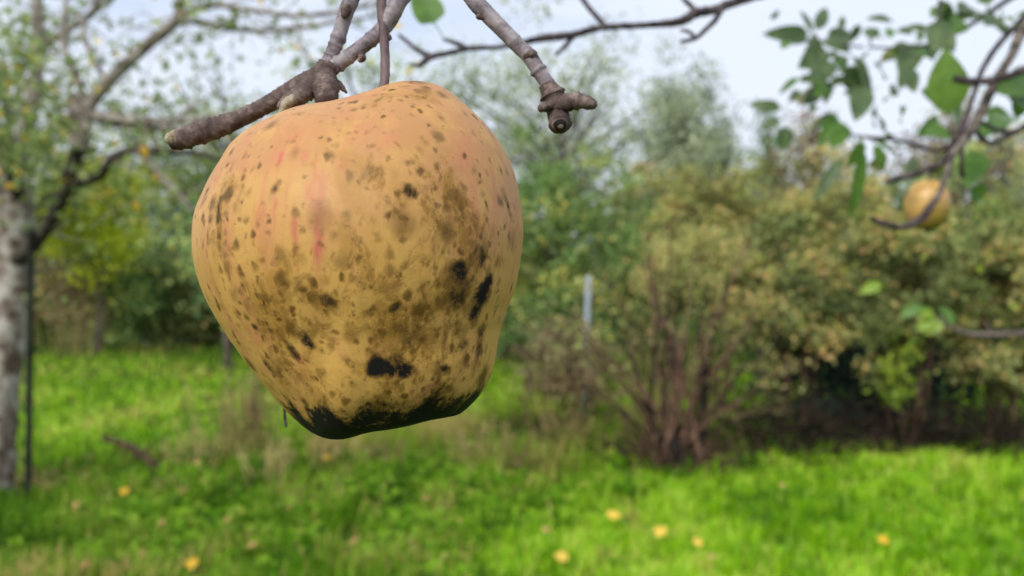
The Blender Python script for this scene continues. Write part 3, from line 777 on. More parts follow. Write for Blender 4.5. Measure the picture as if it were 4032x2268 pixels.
near_twig('scar_core', [(2207, 498, -.0072), (2208, 506, -.0076)], [12, 8], M['spur'], 8, 14, rough=.06, seed=19)
near_twig('spur', [(2196, 425, -.001), (2240, 402, -.003), (2285, 398, -.004), (2325, 408, -.004), (2346, 414, -.004)], [30, 34, 29, 24, 15], M['spur'], 50, 18,
          [(.45, .04, .16), (.7, .03, .1)], rings=8, amp=.08, rough=.04, label='short side spur pointing right at the right twig end', seed=21)
near_twig('bud', [(2170, 415, -.002), (2140, 422, -.003), (2122, 432, -.003)], [18, 20, 12], M['spur'], 20, 12, rough=.08, seed=22)

# thin bare twig tip hanging behind the apple
tt0 = P(1150, 440, .222)
ttip = tag(mesh('twig', *tube([P(1110, 380, .221) - tt0, P(1128, 900, .222) - tt0, P(1122, 1400, .221) - tt0, P(1121, 1560, .221) - tt0, P(1121, 1640, .221) - tt0, P(1126, 1674, .221) - tt0, P(1129, 1679, .221) - tt0],
        np.array([7, 6.5, 6, 6, 6, 6.5, 5]) * .221 / FPX, 50, 8, np.random.default_rng(5), .06), M['branch']),
        'thin dark twig tip poking out below the left flank of the big apple', 'twig')
ttip.location = tt0

# ------------------------------------------------------------------ leaves near the lens
def leaf_shape(L, W, curl=0.2, fold=0.25, nu=9, peak=0.78, wave=0.0, seed=0, broad=0.0):
    rng = np.random.default_rng(seed)
    u = np.linspace(0, 1, nu); v = np.linspace(-1, 1, 5)
    prof = np.sin(PI * np.clip(u, 0, 1) ** (peak - (broad * 0.2 if peak < 1 else 0))) ** (0.75 - broad * 0.25)
    prof[0] = 0.02; prof[-1] = 0.02
    U, Vv = np.meshgrid(u, v, indexing='ij')
    X = U * L
    Yc = Vv * (prof[:, None]) * W / 2 * (1 + wave * np.sin(U * 25 + Vv))
    Z = fold * np.abs(Yc) - curl * L * U ** 2 + wave * W * 0.2 * np.sin(U * 13 + Vv * 2)
    V = np.stack([X, Yc, Z], -1).reshape(-1, 3)
    i = np.arange(nu - 1)[:, None] * 5; j = np.arange(4)[None, :]
    F = np.stack([i + j, i + j + 1, i + 5 + j + 1, i + 5 + j], -1).reshape(-1, 4)
    return V, F, np.stack([U.ravel(), Vv.ravel(), 0 * U.ravel()], -1)

def add_leaf(parent, p0, base, direction, L, W, mat, roll=0.0, face=None, petiole=0.02, seed=0, **k):
    """A leaf whose stalk leaves world point `base` along `direction`; face: the way its blade looks."""
    V, F, uv = leaf_shape(L, W, seed=seed, **k)
    d = np.asarray(direction, float); d /= np.linalg.norm(d)
    f = np.array([0, -1, 0.2]) if face is None else np.asarray(face, float)
    s = np.cross(f, d); s /= np.linalg.norm(s) + 1e-9
    nrm = np.cross(d, s)
    c, sn = math.cos(roll), math.sin(roll)
    s, nrm = s * c + nrm * sn, nrm * c - s * sn
    V = V @ np.stack([d, s, nrm]) + np.asarray(base) - p0 + d * petiole
    o = mesh('leaf', V, F, mat, parent, vattr=dict(leafuv=uv))
    if petiole:
        b = np.asarray(base) - p0
        pt = mesh('petiole', *tube([b, b + d * petiole * .5 + [0, 0, petiole * .06], b + d * (petiole + L * .03)], [.0009, .0008, .0007], 6, 6), mat, o)
    return o

# ------------------------------------------------------------------ bare branch crossing behind the twigs (about 0.6 m away)
BD = 0.58
bb0 = P(2370, 105, BD)
bbranch = empty('bare_branch', tuple(bb0), 'thin dark leafless branch crossing the sky above and right of the apple', 'branch')
def bb(pix, rpx, n=50, name='twig', seed=1, nodes=()):
    rng = np.random.default_rng(seed)
    Y = BD
    pts = [P(p[0], p[1], BD + (p[2] if len(p) > 2 else 0)) - bb0 for p in pix]
    return mesh(name, *ringed(pts, np.array(rpx) * BD / FPX, n, 10, rng, .09, nodes, max(4, n // 4), .12), M['branch'], bbranch)
bb([(3300, -110, .12), (2950, -10, .04), (2820, 36, .02), (2740, 52), (2680, 84), (2560, 98), (2375, 108), (2250, 138), (2150, 148), (2060, 166), (1960, 186), (1850, 190), (1760, 210), (1690, 224)],
   [24, 20, 18, 19, 17, 12, 13, 15, 16, 10, 9, 10, 10, 13], 150, 'main_stem', 1)
bb([(1700, 224), (1650, 200, .01), (1610, 170, .015), (1572, 138, .02)], [13, 9, 9, 7], 40, seed=2)
bb([(1700, 222), (1672, 240), (1650, 262)], [13, 11, 9], 20, seed=3)
bb([(1668, 248), (1640, 256), (1614, 252)], [8, 7, 5], 14, seed=4)
bb([(1840, 190), (1800, 172), (1745, 154)], [10, 10, 5], 24, seed=5)
bb([(2378, 100), (2340, 55, .01), (2300, 5, .02), (2240, -90, .05)], [12, 10, 10, 10], 40, seed=6)
bb([(2262, 138), (2235, 170), (2188, 218)], [10, 9, 6], 24, seed=7)
bb([(2845, 30), (2815, 80), (2770, 125), (2735, 152), (2680, 164)], [12, 11, 9, 9, 6], 44, seed=8)
bb([(2740, 148), (2710, 124), (2678, 118)], [8, 7, 4], 16, seed=9)
bb([(2742, 45), (2715, 18), (2690, -8), (2650, -70)], [11, 10, 8, 8], 26, seed=10)
lf = add_leaf(bbranch, bb0, P(1748, 152, BD), P(1700, 84, BD) - P(1748, 152, BD), .036, .022, M['nleaf'], petiole=.014, fold=.08, curl=.05, broad=0, face=(0.1, -1, .1), seed=3)
bpy.data.objects.remove(lf.children[0]); bpy.data.objects.remove(lf)
# single broad leaf, stalk rising from the branch
pl = add_leaf(bbranch, bb0, P(1712, 90, BD), P(1655, -20, BD) - P(1712, 90, BD), .034, .0245, M['nleaf'], petiole=.0, fold=.06, curl=.04, broad=1.0, face=(0.1, -1, .15), seed=3, nu=13)
pl['label'] = 'single broad green leaf at the top edge right of the stalk'
mesh('petiole', *tube([P(1748, 154, BD) - bb0, P(1728, 118, BD) - bb0, P(1704, 84, BD) - bb0], [.0006, .0005, .0006], 8, 6), M['nleaf'], pl)

# ------------------------------------------------------------------ leafy drooping branch on the right with the small apple
RD = 0.75
rb0 = P(3750, 590, RD)
rbranch = empty('drooping_branch', tuple(rb0), 'leafy grey branch drooping in from the right edge over the small apple', 'branch')
def rb(pix, rpx, n=50, name='twig', seed=1, mat='branch_grey', rings=0):
    rng = np.random.default_rng(seed + 50)
    pts = [P(p[0], p[1], RD + (p[2] if len(p) > 2 else 0)) - rb0 for p in pix]
    return mesh(name, *ringed(pts, np.array(rpx) * RD / FPX, n, 10, rng, .06, (), rings, .18), M[mat], rbranch)
rb([(4500, -500, .1), (4230, -170, .05), (4040, 95), (3985, 215), (3930, 300), (3895, 370), (3850, 470), (3790, 560), (3752, 605), (3722, 700), (3690, 780), (3662, 815)], [30, 26, 19, 17, 16, 18, 18, 16, 14, 12, 12, 14], 110, 'main_stem', 1)
rb([(3662, 812), (3640, 850), (3600, 878), (3550, 893), (3500, 886), (3455, 872), (3428, 858)], [14, 15, 15, 13, 13, 11, 8], 70, seed=2, mat='branch', rings=18)
rb([(3745, 612), (3700, 645), (3640, 672), (3570, 694), (3488, 714)], [12, 12, 13, 13, 11], 60, seed=3, mat='branch', rings=16)
rb([(4220, -150, .02), (4045, 55, .06), (3940, 165, .08), (3870, 270, .1), (3835, 370, .1), (3805, 460, .1), (3775, 540, .1), (3715, 590, .1), (3650, 585, .1), (3560, 556, .1), (3410, 542, .1)], [16, 14, 13, 12, 11, 12, 12, 10, 9, 8, 6], 90, seed=4, mat='branch')
rb([(3758, 308, -.02), (3830, 322, -.02), (3920, 312, -.02), (4010, 285, -.02), (4200, 200, -.02)], [13, 14, 14, 14, 16], 40, seed=5, mat='branch', rings=8)
rb([(3835, 490, .03), (3845, 520, .03), (3885, 560, .03), (3930, 555, .03), (4032, 500, .03), (4160, 430, .03)], [9, 10, 11, 12, 12, 13], 40, seed=6, mat='branch')
rb([(3850, 470, .03), (3900, 500, .03), (3960, 520, .03), (4040, 505, .03)], [7, 8, 8, 8], 30, seed=7, mat='branch')
rb([(3790, 545, .05), (3785, 640, .05), (3790, 700, .06)], [8, 8, 9], 20, seed=8, mat='branch')
# upper leafy twigs, a little further back
rb([(3420, 185, .45), (3560, 190, .4), (3700, 160, .35), (3850, 80, .3), (3960, 5, .25), (4200, -140, .1)], [7, 8, 9, 12, 14, 16], 60, seed=9, mat='branch')
rb([(3190, 150, .5), (3260, 170, .5), (3400, 186, .46)], [5, 6, 7], 20, seed=10, mat='branch')
rb([(3700, 0, .2), (3695, 80, .2), (3712, 170, .2), (3740, 260, .1)], [8, 8, 7, 6], 20, seed=11, mat='branch')
rb([(3520, 535, .12), (3440, 540, .3), (3330, 525, .4), (3230, 480, .5)], [6, 6, 5, 4], 24, seed=12, mat='branch')

def rleaf(px, py, tx, ty, dy, mat='nleaf_dark', W=.5, face=None, roll=0.0, seed=0, broad=.3, **k):
    Y = RD + dy
    a, b = P(px, py, Y), P(tx, ty, Y + k.pop('dd', 0.0))
    L = np.linalg.norm(b - a)
    return add_leaf(rbranch, rb0, a, b - a, L * .97, L * W * 1.0, M[mat], roll=roll, face=face, petiole=L * .1, seed=seed, broad=broad, **k)
o = rleaf(3720, 160, 3742, 425, 0.0, 'nleaf_spot', .70, (0.2, -1, .2), .1, 1, .15, curl=.1, fold=.1, nu=13, peak=1.35)
o['label'] = 'big bright green leaf with brown spots hanging point-down'
rl = [  # stalk end, tip, depth offset, kind, width ratio
 (3200,135,3035,130,.50,'d',.33),(3205,130,3265,20,.50,'d',.33),(3200,135,3165,45,.5,'d',.3),(3215,150,3180,265,.5,'d',.55),(3230,155,3345,190,.5,'d',.55),(3240,165,3375,125,.5,'d',.45),
 (3190,150,3115,170,.5,'d',.35),(3260,190,3170,250,.48,'d',.6),(3520,85,3430,62,.5,'d',.4),(3560,125,3465,140,.46,'d',.38),(3590,170,3500,225,.42,'d',.55),(3610,160,3560,280,.42,'d',.5),
 (3660,120,3580,100,.4,'d',.4),(3700,70,3690,185,.2,'d',.55),(3700,100,3755,190,.25,'d',.5),(3790,60,3850,75,.3,'d',.45),(3740,80,3720,10,.3,'d',.5),(3350,210,3430,330,.4,'d',.55),
 (3340,220,3300,265,.4,'d',.6),(3330,215,3240,290,.42,'d',.5),(3330,250,3410,375,.4,'d',.6),(3370,270,3450,370,.35,'d',.5),(3400,330,3380,450,.3,'d',.55),(3260,260,3210,310,.45,'d',.6),
 (3150,300,3075,355,.5,'l',.3),(3150,350,3110,395,.5,'d',.5),(3230,340,3180,400,.5,'d',.55),(3260,335,3340,300,.5,'d',.5),(3090,430,2960,405,.6,'d',.4),(3080,470,3000,500,.6,'d',.5),
 (3095,490,3085,585,.4,'d',.75),(3300,440,3200,500,.45,'d',.5),(3300,445,3240,560,.42,'l',.4),(3330,480,3290,560,.4,'l',.5),(3330,610,3215,770,.2,'d',.26),(3400,540,3350,660,.25,'l',.45),
 (3392,540,3380,860,.12,'g',.20),(3430,550,3540,600,.1,'g',.5),(3440,560,3480,660,.15,'g',.45),(3480,540,3560,560,.15,'l',.5),(3540,480,3570,430,.2,'l',.4),(3640,500,3730,530,.12,'l',.5),
 (3700,470,3640,520,.15,'l',.5),(3730,400,3800,480,.15,'l',.5),(3860,590,3820,700,.1,'l',.45),(3810,735,3890,790,.1,'l',.5),(4010,120,3985,60,.05,'l',.5),(4060,40,3975,70,.05,'g',.4),
 (4060,300,3965,345,.1,'l',.5),(4040,330,4010,460,.1,'g',.6),(3960,430,3880,440,.12,'l',.55),(3920,470,3870,520,.15,'l',.5),(4050,420,3990,380,.1,'d',.5),(4000,480,3930,430,.2,'l',.4),
 (3590,240,3540,340,.35,'d',.5),(3560,270,3600,340,.3,'d',.5),(3500,380,3540,330,.3,'d',.4),(3860,90,3890,30,.28,'d',.5),(3900,60,3960,120,.25,'d',.4),(3640,340,3700,400,.3,'l',.5),
 (3390,90,3350,160,.45,'d',.5),(3470,150,3400,110,.46,'d',.45),(3300,120,3330,60,.5,'d',.4),(3440,250,3500,300,.4,'d',.5),(3440,440,3490,500,.3,'d',.5),(3270,200,3330,270,.45,'d',.55)]
rr = random.Random(4)
for k, (a, b, c, d, dy, t, w) in enumerate(rl):
    rleaf(a, b, c, d, dy, {'d': 'nleaf_dark', 'l': 'nleaf', 'g': 'nleaf'}[t], w, (rr.uniform(-.5, .5), -1, rr.uniform(-.2, .7)), rr.uniform(-.5, .5), k + 5, .25, dd=rr.uniform(-.04, .04), curl=.18, nu=7)

grng = random.Random(12)
for (cx, cy, sx, sy, dy, n) in [(3200,150,110,90,.5,9),(3360,210,90,80,.42,9),(3250,320,90,70,.45,8),(3560,180,100,80,.4,9),(3420,400,80,70,.35,7),(3760,70,110,60,.3,9),(3930,50,90,50,.2,6),(3960,420,70,80,.15,6),(3600,620,120,60,.3,6)]:
    for k in range(n):
        x, y = grng.gauss(cx, sx * .6), grng.gauss(cy, sy * .6); an = grng.uniform(0, 6.28); ln_ = grng.uniform(40, 74)
        rleaf(x, y, x + ln_ * math.cos(an), y + abs(ln_ * math.sin(an)) * .9 - 10, dy + grng.uniform(-.06, .06), grng.choice(['nleaf_dark', 'nleaf_dark', 'nleaf', 'nleaf_olive']), grng.uniform(.35, .6),
              (grng.uniform(-1, 1), -1, grng.uniform(-.6, .8)), grng.uniform(-1, 1), int(x), .25, dd=grng.uniform(-.05, .05), curl=grng.uniform(.05, .4), nu=6)
# small apple
sa_c = P(3652, 806, RD + .075)
sapple = empty('apple', tuple(sa_c), 'small yellow apple hanging behind the curved twig end at right', 'apple')
def small_apple():
    r = 88 * (RD + .075) / FPX
    nt_, np_ = 60, 80
    th = np.linspace(0, PI, nt_); ph = np.linspace(0, 2 * PI, np_, endpoint=False)
    TH, PH = np.meshgrid(th, ph, indexing='ij')
    R = r * (1 + .10 * np.cos(TH - .0) * 0 + .06 * np.cos(2 * TH) + .02 * np.cos(5 * PH) * np.sin(TH) ** 2) * (1 - .32 * np.exp(-(TH / .25) ** 2) - .15 * np.exp(-((PI - TH) / .25) ** 2))
    V = np.stack([R * np.sin(TH) * np.cos(PH), R * np.sin(TH) * np.sin(PH), R * np.cos(TH) * 1.12], -1).reshape(-1, 3)
    i = np.arange(nt_ - 1)[:, None] * np_; j = np.arange(np_)[None, :]; j2 = (j + 1) % np_
    F = np.stack([i + j, i + np_ + j, i + np_ + j2, i + j2], -1).reshape(-1, 4)
    m, t, b, out = nmat('small_apple_skin')
    tc = t.nodes.new('ShaderNodeTexCoord')
    n1 = t.nodes.new('ShaderNodeTexNoise'); n1.inputs['Scale'].default_value = 38; n1.inputs['Detail'].default_value = 5
    t.links.new(tc.outputs['Object'], n1.inputs['Vector'])
    rp = ramp_node(t, [(0.3, G(148, 116, 56)), (0.5, G(206, 164, 92)), (0.72, G(220, 160, 108))])
    t.links.new(n1.outputs['Fac'], rp.inputs['Fac'])
    sx = t.nodes.new('ShaderNodeSeparateXYZ'); t.links.new(tc.outputs['Object'], sx.inputs[0])
    bl = t.nodes.new('ShaderNodeMapRange'); bl.interpolation_type = 'SMOOTHSTEP'
    bl.inputs['From Min'].default_value = -.006; bl.inputs['From Max'].default_value = .018
    dd = t.nodes.new('ShaderNodeMath'); dd.operation = 'SUBTRACT'; t.links.new(sx.outputs['X'], dd.inputs[0])
    hz = t.nodes.new('ShaderNodeMath'); hz.operation = 'MULTIPLY'; hz.inputs[1].default_value = .8; t.links.new(sx.outputs['Z'], hz.inputs[0]); t.links.new(hz.outputs[0], dd.inputs[1])
    t.links.new(dd.outputs[0], bl.inputs['Value'])
    mo = t.nodes.new('ShaderNodeMix'); mo.data_type = 'RGBA'; mo.inputs['B'].default_value = G(150, 128, 46)
    mf = t.nodes.new('ShaderNodeMath'); mf.operation = 'MULTIPLY'; mf.inputs[1].default_value = .75; t.links.new(bl.outputs['Result'], mf.inputs[0])
    t.links.new(mf.outputs[0], mo.inputs['Factor']); t.links.new(rp.outputs['Color'], mo.inputs['A'])
    vs = t.nodes.new('ShaderNodeTexVoronoi'); vs.inputs['Scale'].default_value = 130; t.links.new(tc.outputs['Object'], vs.inputs['Vector'])
    vr = ramp_node(t, [(.08, (1, 1, 1)), (.24, (0, 0, 0))]); t.links.new(vs.outputs['Distance'], vr.inputs['Fac'])
    mk = t.nodes.new('ShaderNodeMix'); mk.data_type = 'RGBA'; mk.inputs['B'].default_value = G(96, 70, 30)
    mg = t.nodes.new('ShaderNodeMath'); mg.operation = 'MULTIPLY'; mg.inputs[1].default_value = .6; t.links.new(vr.outputs['Color'], mg.inputs[0])
    t.links.new(mg.outputs[0], mk.inputs['Factor']); t.links.new(mo.outputs['Result'], mk.inputs['A'])
    t.links.new(mk.outputs['Result'], b.inputs['Base Color'])
    b.inputs['Roughness'].default_value = .42
    mesh('fruit_body', V, F, m, sapple)
    mesh('stalk', *tube([(0, 0, r * .6), (.002, .0, r * 1.2), (.004, -.02, r * 1.9), (.012, -.055, r * 2.9)], [.0016, .0015, .0015, .002], 20, 8), M['branch'], sapple)
    B = Bag()
    for k in range(5):
        a = k * 2 * PI / 5; d = np.array([math.cos(a), math.sin(a), 0])
        p0 = np.array([0, 0, -r * .95]) + d * .0015
        B.add(*tube([p0, p0 + d * .001 + [0, 0, -.004], p0 + [0, 0, -.008]], [.0011, .0009, .0003], 6, 6))
    B.build('calyx', M['spur'], sapple)
small_apple()

# low blurred twig entering from the right edge
lt0 = P(3800, 1306, 2.6)
ltwig = empty('low_branch', tuple(lt0), 'pale grey twig with a few lime leaves reaching in low from the right edge', 'branch')
def lt(pix, rpx, seed):
    mesh('twig', *tube([P(p[0], p[1], 2.6 + (p[2] if len(p) > 2 else 0)) - lt0 for p in pix], np.array(rpx) * 2.6 / FPX, 40, 8, np.random.default_rng(seed), .06), M['branch_grey'], ltwig)
lt([(4500, 1240), (4200, 1296), (4032, 1312), (3900, 1318), (3820, 1316), (3760, 1296), (3690, 1250)], [16, 14, 12, 11, 11, 9, 6], 1)
lt([(3905, 1316), (3890, 1285), (3880, 1265)], [7, 6, 4], 2)
for k, (a, b, c, d, mm) in enumerate([(3700,1250,3620,1290,'nleaf_lime'),(3690,1250,3560,1200,'nleaf_lime'),(3480,1110,3390,1150,'nleaf_lime'),(3640,1200,3560,1235,'nleaf'),(3760,1290,3700,1180,'nleaf'),(3720,1255,3620,1330,'nleaf_lime')]):
    add_leaf(ltwig, lt0, P(a, b, 2.6), P(c, d, 2.6) - P(a, b, 2.6), .08, .045, M[mm], petiole=.01, seed=k, face=(0.2, -1, .6))

# ------------------------------------------------------------------ old apple tree at the left edge
OD = 5.4
ot0 = np.array([P(-30, 1960, OD)[0], OD, 0.0]); ot0[2] = gz(ot0[0], ot0[1])
otree = empty('apple_tree', tuple(ot0), 'old apple tree with lichened grey trunk and sparse leaves at the left edge', 'tree')
KO = OD / FPX
def ot(name, pix, rpx, mat, n=40, sides=12, rough=.05, seed=1, label=None):
    rng = np.random.default_rng(seed + 80)
    pts = [P(p[0], p[1], OD + (p[2] if len(p) > 2 else 0)) - ot0 for p in pix]
    o = mesh(name, *tube(pts, np.array(rpx) * KO, n, sides, rng, rough), M[mat], otree)
    if label: o['label'] = label
    return pts
ot('trunk', [(-48, 2010), (-28, 1900), (-12, 1700), (8, 1500), (36, 1300), (58, 1134), (60, 960), (58, 820), (40, 700)], [95, 78, 68, 62, 64, 66, 64, 64, 58], 'trunk', 60, 22, .035)
mesh('hollow', *tube([P(22, 500, OD - .10) - ot0, P(38, 590, OD - .105) - ot0, P(52, 660, OD - .112) - ot0, P(66, 740, OD - .112) - ot0, P(76, 790, OD - .1) - ot0], np.array([10, 20, 26, 22, 8]) * KO, 24, 10, np.random.default_rng(2), .08), M['hollow'], otree)
LIMBS = []
def limb(*a, **k): LIMBS.append(ot(*a, **k))
limb('limb', [(45, 760), (90, 560, .1), (128, 400, .2), (148, 260, .3), (150, 100, .3), (146, -60, .3), (160, -400, .3)], [46, 34, 28, 24, 22, 21, 14], 'limb', label='pale upright limb of the left tree', seed=2)
limb('limb', [(30, 760), (-20, 560, -.1), (-80, 380, -.3), (-160, 150, -.5), (-260, -200, -.6)], [44, 36, 30, 26, 16], 'limb', seed=3)
limb('limb', [(62, 1035, -.05), (110, 990, -.12), (165, 925, -.2), (215, 840, -.25), (262, 735, -.3), (285, 650, -.32), (312, 580, -.33)], [30, 26, 24, 23, 24, 24, 26], 'limb_dark', label='dark crooked limb rising right from the trunk', seed=4)
limb('limb', [(265, 735, -.3), (330, 715, -.32), (395, 690, -.36), (432, 640, -.4), (478, 603, -.44), (550, 590, -.48), (665, 596, -.55), (780, 606, -.6), (900, 640, -.65)], [22, 18, 17, 17, 17, 15, 12, 10, 6], 'limb_dark', 50, seed=5)
limb('limb', [(560, 600, -.48), (610, 668, -.5), (680, 740, -.52), (760, 830, -.55)], [10, 10, 11, 9], 'limb', seed=6)
limb('limb', [(312, 590, -.33), (318, 520, -.33), (300, 440, -.28), (286, 380, -.2)], [32, 30, 24, 20], 'limb', seed=7)
limb('limb', [(318, 560, -.33), (345, 430, -.34), (420, 330, -.36), (548, 205, -.4), (640, 130, -.44), (700, 70, -.46), (712, -20, -.46), (740, -240, -.4)], [26, 24, 22, 21, 20, 18, 16, 10], 'limb', 50, seed=8)
limb('limb', [(340, 520, -.34), (330, 410, -.34), (308, 315, -.36), (262, 215, -.38), (250, 120, -.36), (268, -60, -.3)], [20, 15, 11, 10, 9, 7], 'limb', seed=9)
limb('limb', [(345, 450, -.34), (420, 462, -.4), (500, 472, -.5), (600, 476, -.6), (704, 477, -.7), (860, 462, -.8), (1010, 440, -.9), (1300, 360, -1.1)], [18, 17, 15, 13, 12, 11, 10, 6], 'limb', 50, seed=10)
limb('limb', [(380, 470, -.36), (470, 492, -.3), (600, 505, -.25), (740, 515, -.2), (900, 500, -.1)], [14, 11, 10, 8, 5], 'limb', seed=11)
limb('limb', [(695, 78, -.45), (735, 50, -.5), (800, 30, -.55), (876, 23, -.6), (1000, 40, -.7), (1173, 62, -.8), (1360, 40, -.9), (1560, -10, -1.0)], [13, 11, 10, 9, 9, 8, 7, 5], 'limb', 50, seed=12)
limb('limb', [(690, 86, -.45), (740, 84, -.46), (822, 100, -.46), (930, 116, -.46), (1019, 119, -.46), (1173, 108, -.46), (1300, 90, -.46), (1500, 60, -.4)], [12, 10, 9, 9, 8, 8, 7, 4], 'limb', 50, seed=13)
limb('limb', [(152, 180, .3), (220, 145, .26), (320, 88, .2), (430, 0, .1), (560, -120, 0)], [14, 12, 11, 10, 6], 'limb', seed=14)
limb('limb', [(420, 330, -.36), (330, 120, -.3), (420, -40, -.3), (520, -200, -.3)], [10, 9, 8, 6], 'limb', seed=15)

def twiggery(root, origin, lines, rng, per_m, tl, leaf_per_twig, leaf_L, leaf_mat_, twig_mat, spread=.06, tmu=.5, tsd=.25, name='crown', zone=None):
    """Fine twigs growing from the given limb lines, with leaves around them."""
    B = Bag(); LP = []
    for pts in lines:
        C = catmull(np.asarray(pts), 60)
        seg = np.linalg.norm(np.diff(C, axis=0), axis=1).sum()
        for k in range(int(seg * per_m)):
            i = rng.integers(4, 60); p = C[i]
            d = rng.normal(0, 1, 3); d[2] = d[2] * .8 + .15; d /= np.linalg.norm(d)
            L = tl * rng.uniform(.4, 1.3)
            m_ = p + d * L * .5 + rng.normal(0, .04, 3); e = p + d * L + rng.normal(0, .06, 3) + [0, 0, -.05]
            B.add(*tube([p, m_, e], [.006, .004, .002], 6, 4, caps=False))
            tpts = catmull([p, m_, e], 12)
            for q in range(rng.poisson(leaf_per_twig)):
                LP.append(tpts[rng.integers(4, 12)] + rng.normal(0, spread, 3))
    LP = np.array(LP)
    if zone is not None: LP = LP[zone(LP)]
    V, F = quads_leaves(rng, LP, leaf_L, leaf_L * .55)
    mesh(name, V, F, leaf_mat_, root, tint=np.clip(rng.normal(tmu, tsd, len(F)), 0, 1), smooth=False)
    B.build('branchwork', twig_mat, root)['kind'] = 'stuff'
orng = np.random.default_rng(8)
twiggery(otree, ot0, LIMBS, orng, 11, .55, 3.6, .08, M['leaf_apple'], M['limb'], .07)
# denser leafy sprays low on the left limbs
sp = np.random.default_rng(9)
cl = [(60,430,30),(120,500,40),(30,600,40),(180,600,40),(110,680,50),(240,560,30),(200,720,26),(20,330,40),(140,380,30),(230,500,20),(-80,500,60),(330,640,12),(60,260,40),(-40,150,60),(250,300,20),(420,250,16)]
LP = np.vstack([P(x, y, OD - .35) - ot0 + sp.normal(0, .12, (n, 3)) for x, y, n in cl])
V, F = quads_leaves(sp, LP, .075, .045)
SPRAY = mesh('foliage', V, F, M['leaf_apple'], otree, tint=np.clip(sp.normal(.55, .25, len(F)), 0, 1), smooth=False)
add_leaf(otree, ot0, P(565, 560, OD - .6), np.array([.1, -.1, -1]), .085, .055, M['nleaf_yellow'], petiole=.02, face=(0, -1, .2))['label'] = 'single yellow leaf on the thin limb'

SPRAY['kind'] = 'stuff'
# dark stake beside it
def post(name, label, cat, pix_top, pix_base, Y, rpx, mat, lean=0.0):
    b = P(pix_base[0], pix_base[1], Y); b[2] = gz(b[0], b[1])
    t = P(pix_top[0], pix_top[1], Y)
    o = mesh(name, *tube([(0, 0, -.05), (t - b) * .35, (t - b) * .7, t - b], np.array([1.05, 1, 1, .96]) * rpx * Y / FPX, 30, 10, np.random.default_rng(7), .03), mat)
    o.location = b
    return tag(o, label, cat)
post('stake', 'dark thin stake standing beside the lichened trunk', 'stake', (122, 900), (110, 1990), 5.15, 14, M['post'])

# ------------------------------------------------------------------ shrubs, hedge and background trees
def crown_points(rng, n_clump, n_leaf, c, r, shape, spread, hollow=.35, low=-1.0):
    K = []
    while len(K) < n_clump:
        d = rng.normal(0, 1, 3); d /= np.linalg.norm(d)
        u = rng.random() ** .45
        if u < hollow: continue
        p = d * u
        if p[2] < low: continue
        if shape == 'cone':
            zf = (p[2] + 1) / 2
            s = (1 - zf) ** .7 * 1.15 + .06
            p = np.array([p[0] * s, p[1] * s, p[2]])
        elif shape == 'fan':
            zf = (p[2] + 1) / 2
            s = .45 + .65 * zf
            p = np.array([p[0] * s, p[1] * s, p[2]])
        p = p * (1 + .22 * math.sin(3 * math.atan2(p[1], p[0]) + p[2] * 4 + n_clump))
        K.append(c + p * r)
    K = np.array(K)
    idx = rng.integers(0, len(K), n_leaf)
    pos = K[idx] + rng.normal(0, 1, (n_leaf, 3)) * spread * np.array([1, 1, .8])
    ct = rng.normal(0, .33, len(K))
    return K, pos, ct[idx]

def plant(name, label, cat, group, px, Y, top, hw, mat, n_leaf, leafL, seed, bottom=.12, shape='round', clumps=60, spread=.16, stems=1, stem_r=.03, bark='bgbark',
          tmu=.45, tsd=.22, depth=1.0, hollow=.35, stem_name=None, low=-1.0, trunk_lean=0.0, twigs=True):
    rng = np.random.default_rng(seed)
    x = (px - 2016) / FPX * Y
    g = float(gz(np.array(x), np.array(Y)))
    root = empty(name, (x, Y, g), label, cat, group)
    H = CAM_H - (top - 1134) / FPX * Y - g
    rx = hw / FPX * Y
    zb = H * bottom
    c = np.array([0, 0, (H + zb) / 2]); r = np.array([rx, rx * depth, (H - zb) / 2])
    K, pos, ct = crown_points(rng, clumps, n_leaf, c, r, shape, spread, hollow, low)
    pos[:, 2] = np.maximum(pos[:, 2], .03)
    leafL *= 1.4; V, F = quads_leaves(rng, pos, leafL, leafL * .6)
    t = tmu + ct + rng.normal(0, tsd, n_leaf)
    t = np.clip(np.where(t > 1, 2 - t, np.where(t < 0, -t, t)), 0, 1)
    crown = mesh('crown', V, F, M[mat], root, tint=t, smooth=False)
    sn = stem_name or ('trunk' if stems == 1 else 'stem')
    ends = []
    for k in range(stems):
        a = rng.uniform(0, 2 * PI); q = rng.uniform(.2, .75) if stems > 1 else .08
        e = np.array([math.cos(a) * rx * q, math.sin(a) * rx * q * depth, H * rng.uniform(.6, .92)])
        b0 = np.array([math.cos(a) * .12, math.sin(a) * .12, -.05]) * (1 if stems > 1 else 0)
        m_ = b0 * .5 + e * .45 + rng.normal(0, .06, 3)
        mesh(sn, *tube([b0, m_, e], np.array([1, .7, .25]) * stem_r, 16, 8, rng, .05), M[bark], root)
        ends.append((b0, m_, e))
    if twigs:
        B = Bag()
        for kp in K[: min(len(K), 60)]:
            b0, m_, e = ends[rng.integers(0, len(ends))]
            s0 = catmull([b0, m_, e], 20)
            near_i = np.argmin(np.linalg.norm(s0 - (kp * [.5, .5, .75]), axis=1))
            p0 = s0[max(2, near_i)]
            B.add(*tube([p0, (p0 + kp) / 2 + rng.normal(0, .05, 3), kp], np.array([.4, .3, .12]) * stem_r, 7, 5, caps=False))
        B.build('branchwork', M[bark], root)['kind'] = 'stuff'
    return root

TR, SH, HD = 'trees behind the orchard', 'shrubs along the orchard edge', 'hedge bushes across the far side of the lawn'
